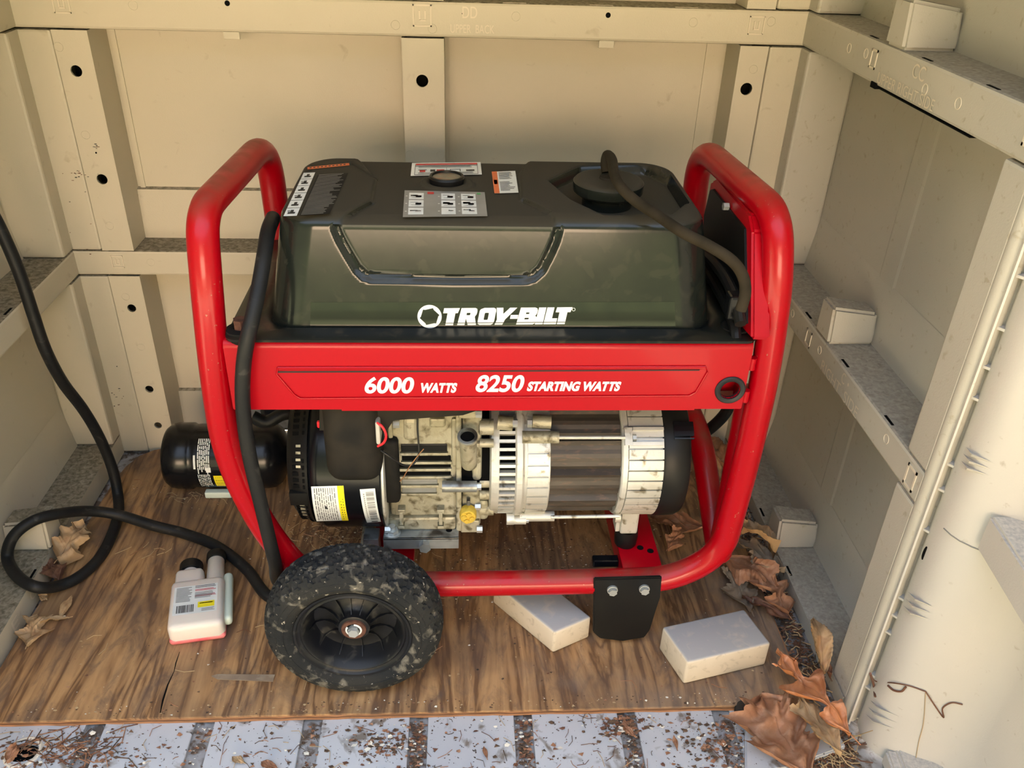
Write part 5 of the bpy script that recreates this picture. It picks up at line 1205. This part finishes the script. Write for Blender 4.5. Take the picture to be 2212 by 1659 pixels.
# ================================================================== LITTER
rn = random.Random(42)
def needle(mb, x, y, z, L_, a_, r=.0005, bend=.2, m=0):
    p = [Vector((x, y, z + .0006)), Vector((x + math.cos(a_) * L_ * .5, y + math.sin(a_) * L_ * .5, z + .0012 + rn.random() * .002)), Vector((x + math.cos(a_ + bend) * L_, y + math.sin(a_ + bend) * L_, z + .0006))]
    mb.tube(p, r, 4, m=m)
def flake(mb, x, y, z, s_, m=0):
    a_ = rn.random() * 6.28; k = rn.randint(3, 5); v = []
    for i in range(k): t = a_ + 2 * PI * i / k; rr2 = s_ * rn.uniform(.5, 1.2); v.append(Vector((x + math.cos(t) * rr2, y + math.sin(t) * rr2 * .7, z + .0006 + rn.random() * s_ * .4)))
    c = Vector((x, y, z + s_ * .35)); mb.add(v + [c], [[i, (i + 1) % k, k] for i in range(k)], m)
LM = [M['crumb'], M['straw'], M['leaf_b'], M['pale'], M['leaf_r']]
mb = MB()
for i in range(3600):      # front floor, thicker in the grooves and corners
    c = rn.random()
    if c < .42: x = rn.choice([edges[3]] * 4 + [edges[4]] * 4 + [edges[5]] * 2 + edges) + rn.gauss(0, .0055); y = rn.uniform(.60, .752)
    elif c < .52: x = at(1560, 1600, 'z', ZF).x + rn.gauss(0, .03); y = rn.gauss(.70, .03)
    elif c < .62: x = at(150, 1620, 'z', ZF).x + rn.gauss(0, .045); y = rn.gauss(.715, .015)
    elif c < .68: x = at(1340, 1570, 'z', ZF).x + rn.gauss(0, .02); y = rn.gauss(.735, .01)
    elif c < .75: x = at(830, 1600, 'z', ZF).x + rn.gauss(0, .02); y = rn.gauss(.72, .012)
    else: x = rn.uniform(-.64, .5); y = rn.uniform(.60, .752)
    if not (.60 < y < .752): continue
    if x > .49 or x < -.66: continue
    flake(mb, x, y, ZF if c > .42 else ZF - .004, rn.choice((.0008, .0012, .0018, .003, .0045)) , rn.choice((0, 0, 0, 2, 4, 4, 3, 0, 2)))
for i in range(240): needle(mb, rn.uniform(-.62, .47), rn.uniform(.61, .75), ZF, rn.uniform(.006, .03), rn.random() * 6.28, .0004, rn.uniform(-.5, .5), rn.choice((1, 0, 4, 2)))
for i in range(70): q = at(rn.gauss(130, 60), rn.gauss(1615, 18), 'z', ZF); needle(mb, q.x, q.y, ZF, rn.uniform(.01, .04), rn.uniform(-.5, .9), .0007, rn.uniform(-.6, .6), rn.choice((0, 4, 2)))
o = obj('floor_litter', mb.v, mb.f, LM, None, False, mb.m); tag(o, 'leaf crumbs and needles scattered on the grey front floor', 'litter', kind='stuff')
CPTS = np.array([(p.x, p.y) for p in catmull(cpth, 6) if p.z < .03])
def near(x, y, r=.014): return np.min(np.hypot(CPTS[:, 0] - x, CPTS[:, 1] - y)) < r
mb = MB()
for i in range(2600):
    c = rn.random(); x = rn.uniform(-.62, .47); y = rn.uniform(.76, 1.34)
    if i > 1300: x = rn.gauss(.02, .16); y = rn.gauss(1.08, .10); c = .99  # extra crumbs under the engine put in for dirt and its shade
    if c < .3: q = at(rn.gauss(720, 70), rn.gauss(1165, 25), 'z', 0); x, y = q.x, q.y
    elif c < .5: x = rn.uniform(-.6, .47); y = rn.uniform(.756, .775)
    elif c < .62: q = at(rn.uniform(1050, 1320), rn.uniform(1160, 1230), 'z', 0); x, y = q.x, q.y
    if not (-.6 < x < .47 and .757 < y < 1.34) or near(x, y): continue
    flake(mb, x, y, 0, rn.choice((.0008, .0012, .0016, .0025)), rn.choice((0, 0, 4, 3, 1, 2, 1)))
for i in range(260):
    c = rn.random(); x = rn.uniform(-.6, .45); y = rn.uniform(.77, 1.3)
    if c < .45: q = at(rn.gauss(740, 60), rn.gauss(1160, 25), 'z', 0); x, y = q.x, q.y
    elif c < .6: q = at(rn.gauss(345, 22), rn.gauss(1180, 12), 'z', 0); x, y = q.x, q.y
    elif c < .7: q = at(rn.gauss(420, 40), rn.gauss(1075, 6), 'z', 0); x, y = q.x, q.y
    if not (-.62 < x < .46 and .76 < y < 1.33) or near(x, y, .03): continue
    needle(mb, x, y, 0, rn.uniform(.008, .028), rn.random() * 6.28, .0005, rn.uniform(-.6, .6), rn.choice((1, 1, 2, 4)))
o = obj('board_litter', mb.v, mb.f, LM, None, False, mb.m); tag(o, 'dry needles, seeds and bark crumbs scattered over the plywood', 'litter', kind='stuff')
mb = MB()
for i in range(1500):
    q = at(rn.gauss(1800, 30), rn.gauss(1625, 22), 'z', ZF)
    if rn.random() < .75: t = rn.random(); x, y = .4855 + rn.uniform(.0, .036), .77 + t * .55
    else: x, y = q.x, q.y
    if x > .522 or y < .605: continue
    flake(mb, x, y, ZF, rn.choice((.002, .003, .0045)), rn.choice((0, 0, 4, 2)))
    if i % 4 == 0: needle(mb, x, y, ZF + .002, rn.uniform(.01, .03), rn.random() * 6.28, .0008, .4, rn.choice((0, 4, 1)))
o = obj('corner_debris', mb.v, mb.f, LM, None, False, mb.m); tag(o, 'dark leaf debris along the right curb and door corner', 'litter', kind='stuff')
# twig hanging on the door
def dwp(px, py): return atp(px, py, tuple(D0 + dn * .002), tuple(dn)) 
def dcol(px, py, y): return doorhit(px, py, .0016)
tw = MB()
tw.tube(catmull([dcol(1880, 1455, .668), dcol(1895, 1472, .664), dcol(1930, 1474, .655), dcol(1965, 1480, .648), dcol(2000, 1492, .64)], 6), .0008, 6)
tw.tube(catmull([dcol(2000, 1492, .64), dcol(2018, 1520, .634), dcol(2038, 1548, .63), dcol(2036, 1528, .63), dcol(2055, 1516, .626), dcol(2080, 1520, .62)], 6), .0009, 6)
tw.tube(catmull([dcol(1880, 1455, .668), dcol(1890, 1480, .664), dcol(1893, 1505, .66)], 5), .0016, 6, rs=None)
tw.tube(catmull([dcol(1920, 1480, .656), dcol(1932, 1490, .652), dcol(1948, 1492, .65), dcol(1958, 1482, .648)], 5), .0013, 6)
o = tw.build('dry_twig', M['leaf_r'], None, smooth=True); tag(o, 'thin dry brown twig clinging to the open door near its foot', 'twig')
tw = MB(); tw.tube(catmull([dcol(2000, 1495, .638), dcol(1995, 1560, .635), dcol(1985, 1600, .632), dcol(1978, 1640, .63)], 5), .0005, 5)
tw.tube(catmull([at(1818, 1606, 'z', .0), at(1850, 1590, 'z', .006), at(1885, 1578, 'y', .66)], 5), .0006, 5)
o = tw.build('pine_needle', M['straw'], None, smooth=True); tag(o, 'pale yellow needle hanging below the twig on the open door', 'needle')

# insect specks and web scraps on the back wall
mb = MB(); rn = random.Random(77)
for i in range(46):
    if i < 16: q = at(rn.gauss(165, 16), rn.gauss(376, 6), 'y', YB - .0008)
    elif i < 24: q = at(rn.gauss(208, 5), rn.gauss(318, 4), 'y', YB - .0008)
    elif i < 36: q = at(rn.gauss(250, 10), rn.gauss(850, 14), 'y', YB - .0008)
    else: q = at(rn.uniform(120, 210), rn.uniform(400, 560), 'y', YB - .0008)
    mb.box(q.x, q.x + rn.uniform(.0006, .0035), q.y, q.y + .0008, q.z, q.z + rn.uniform(.0004, .0014), 0, rn.choice((0, 1)))
o = mb.build('web_scraps', [M['leaf_r'], M['ink']], None); tag(o, 'tiny dark insect specks and web scraps on the left back wall', 'specks', kind='stuff')
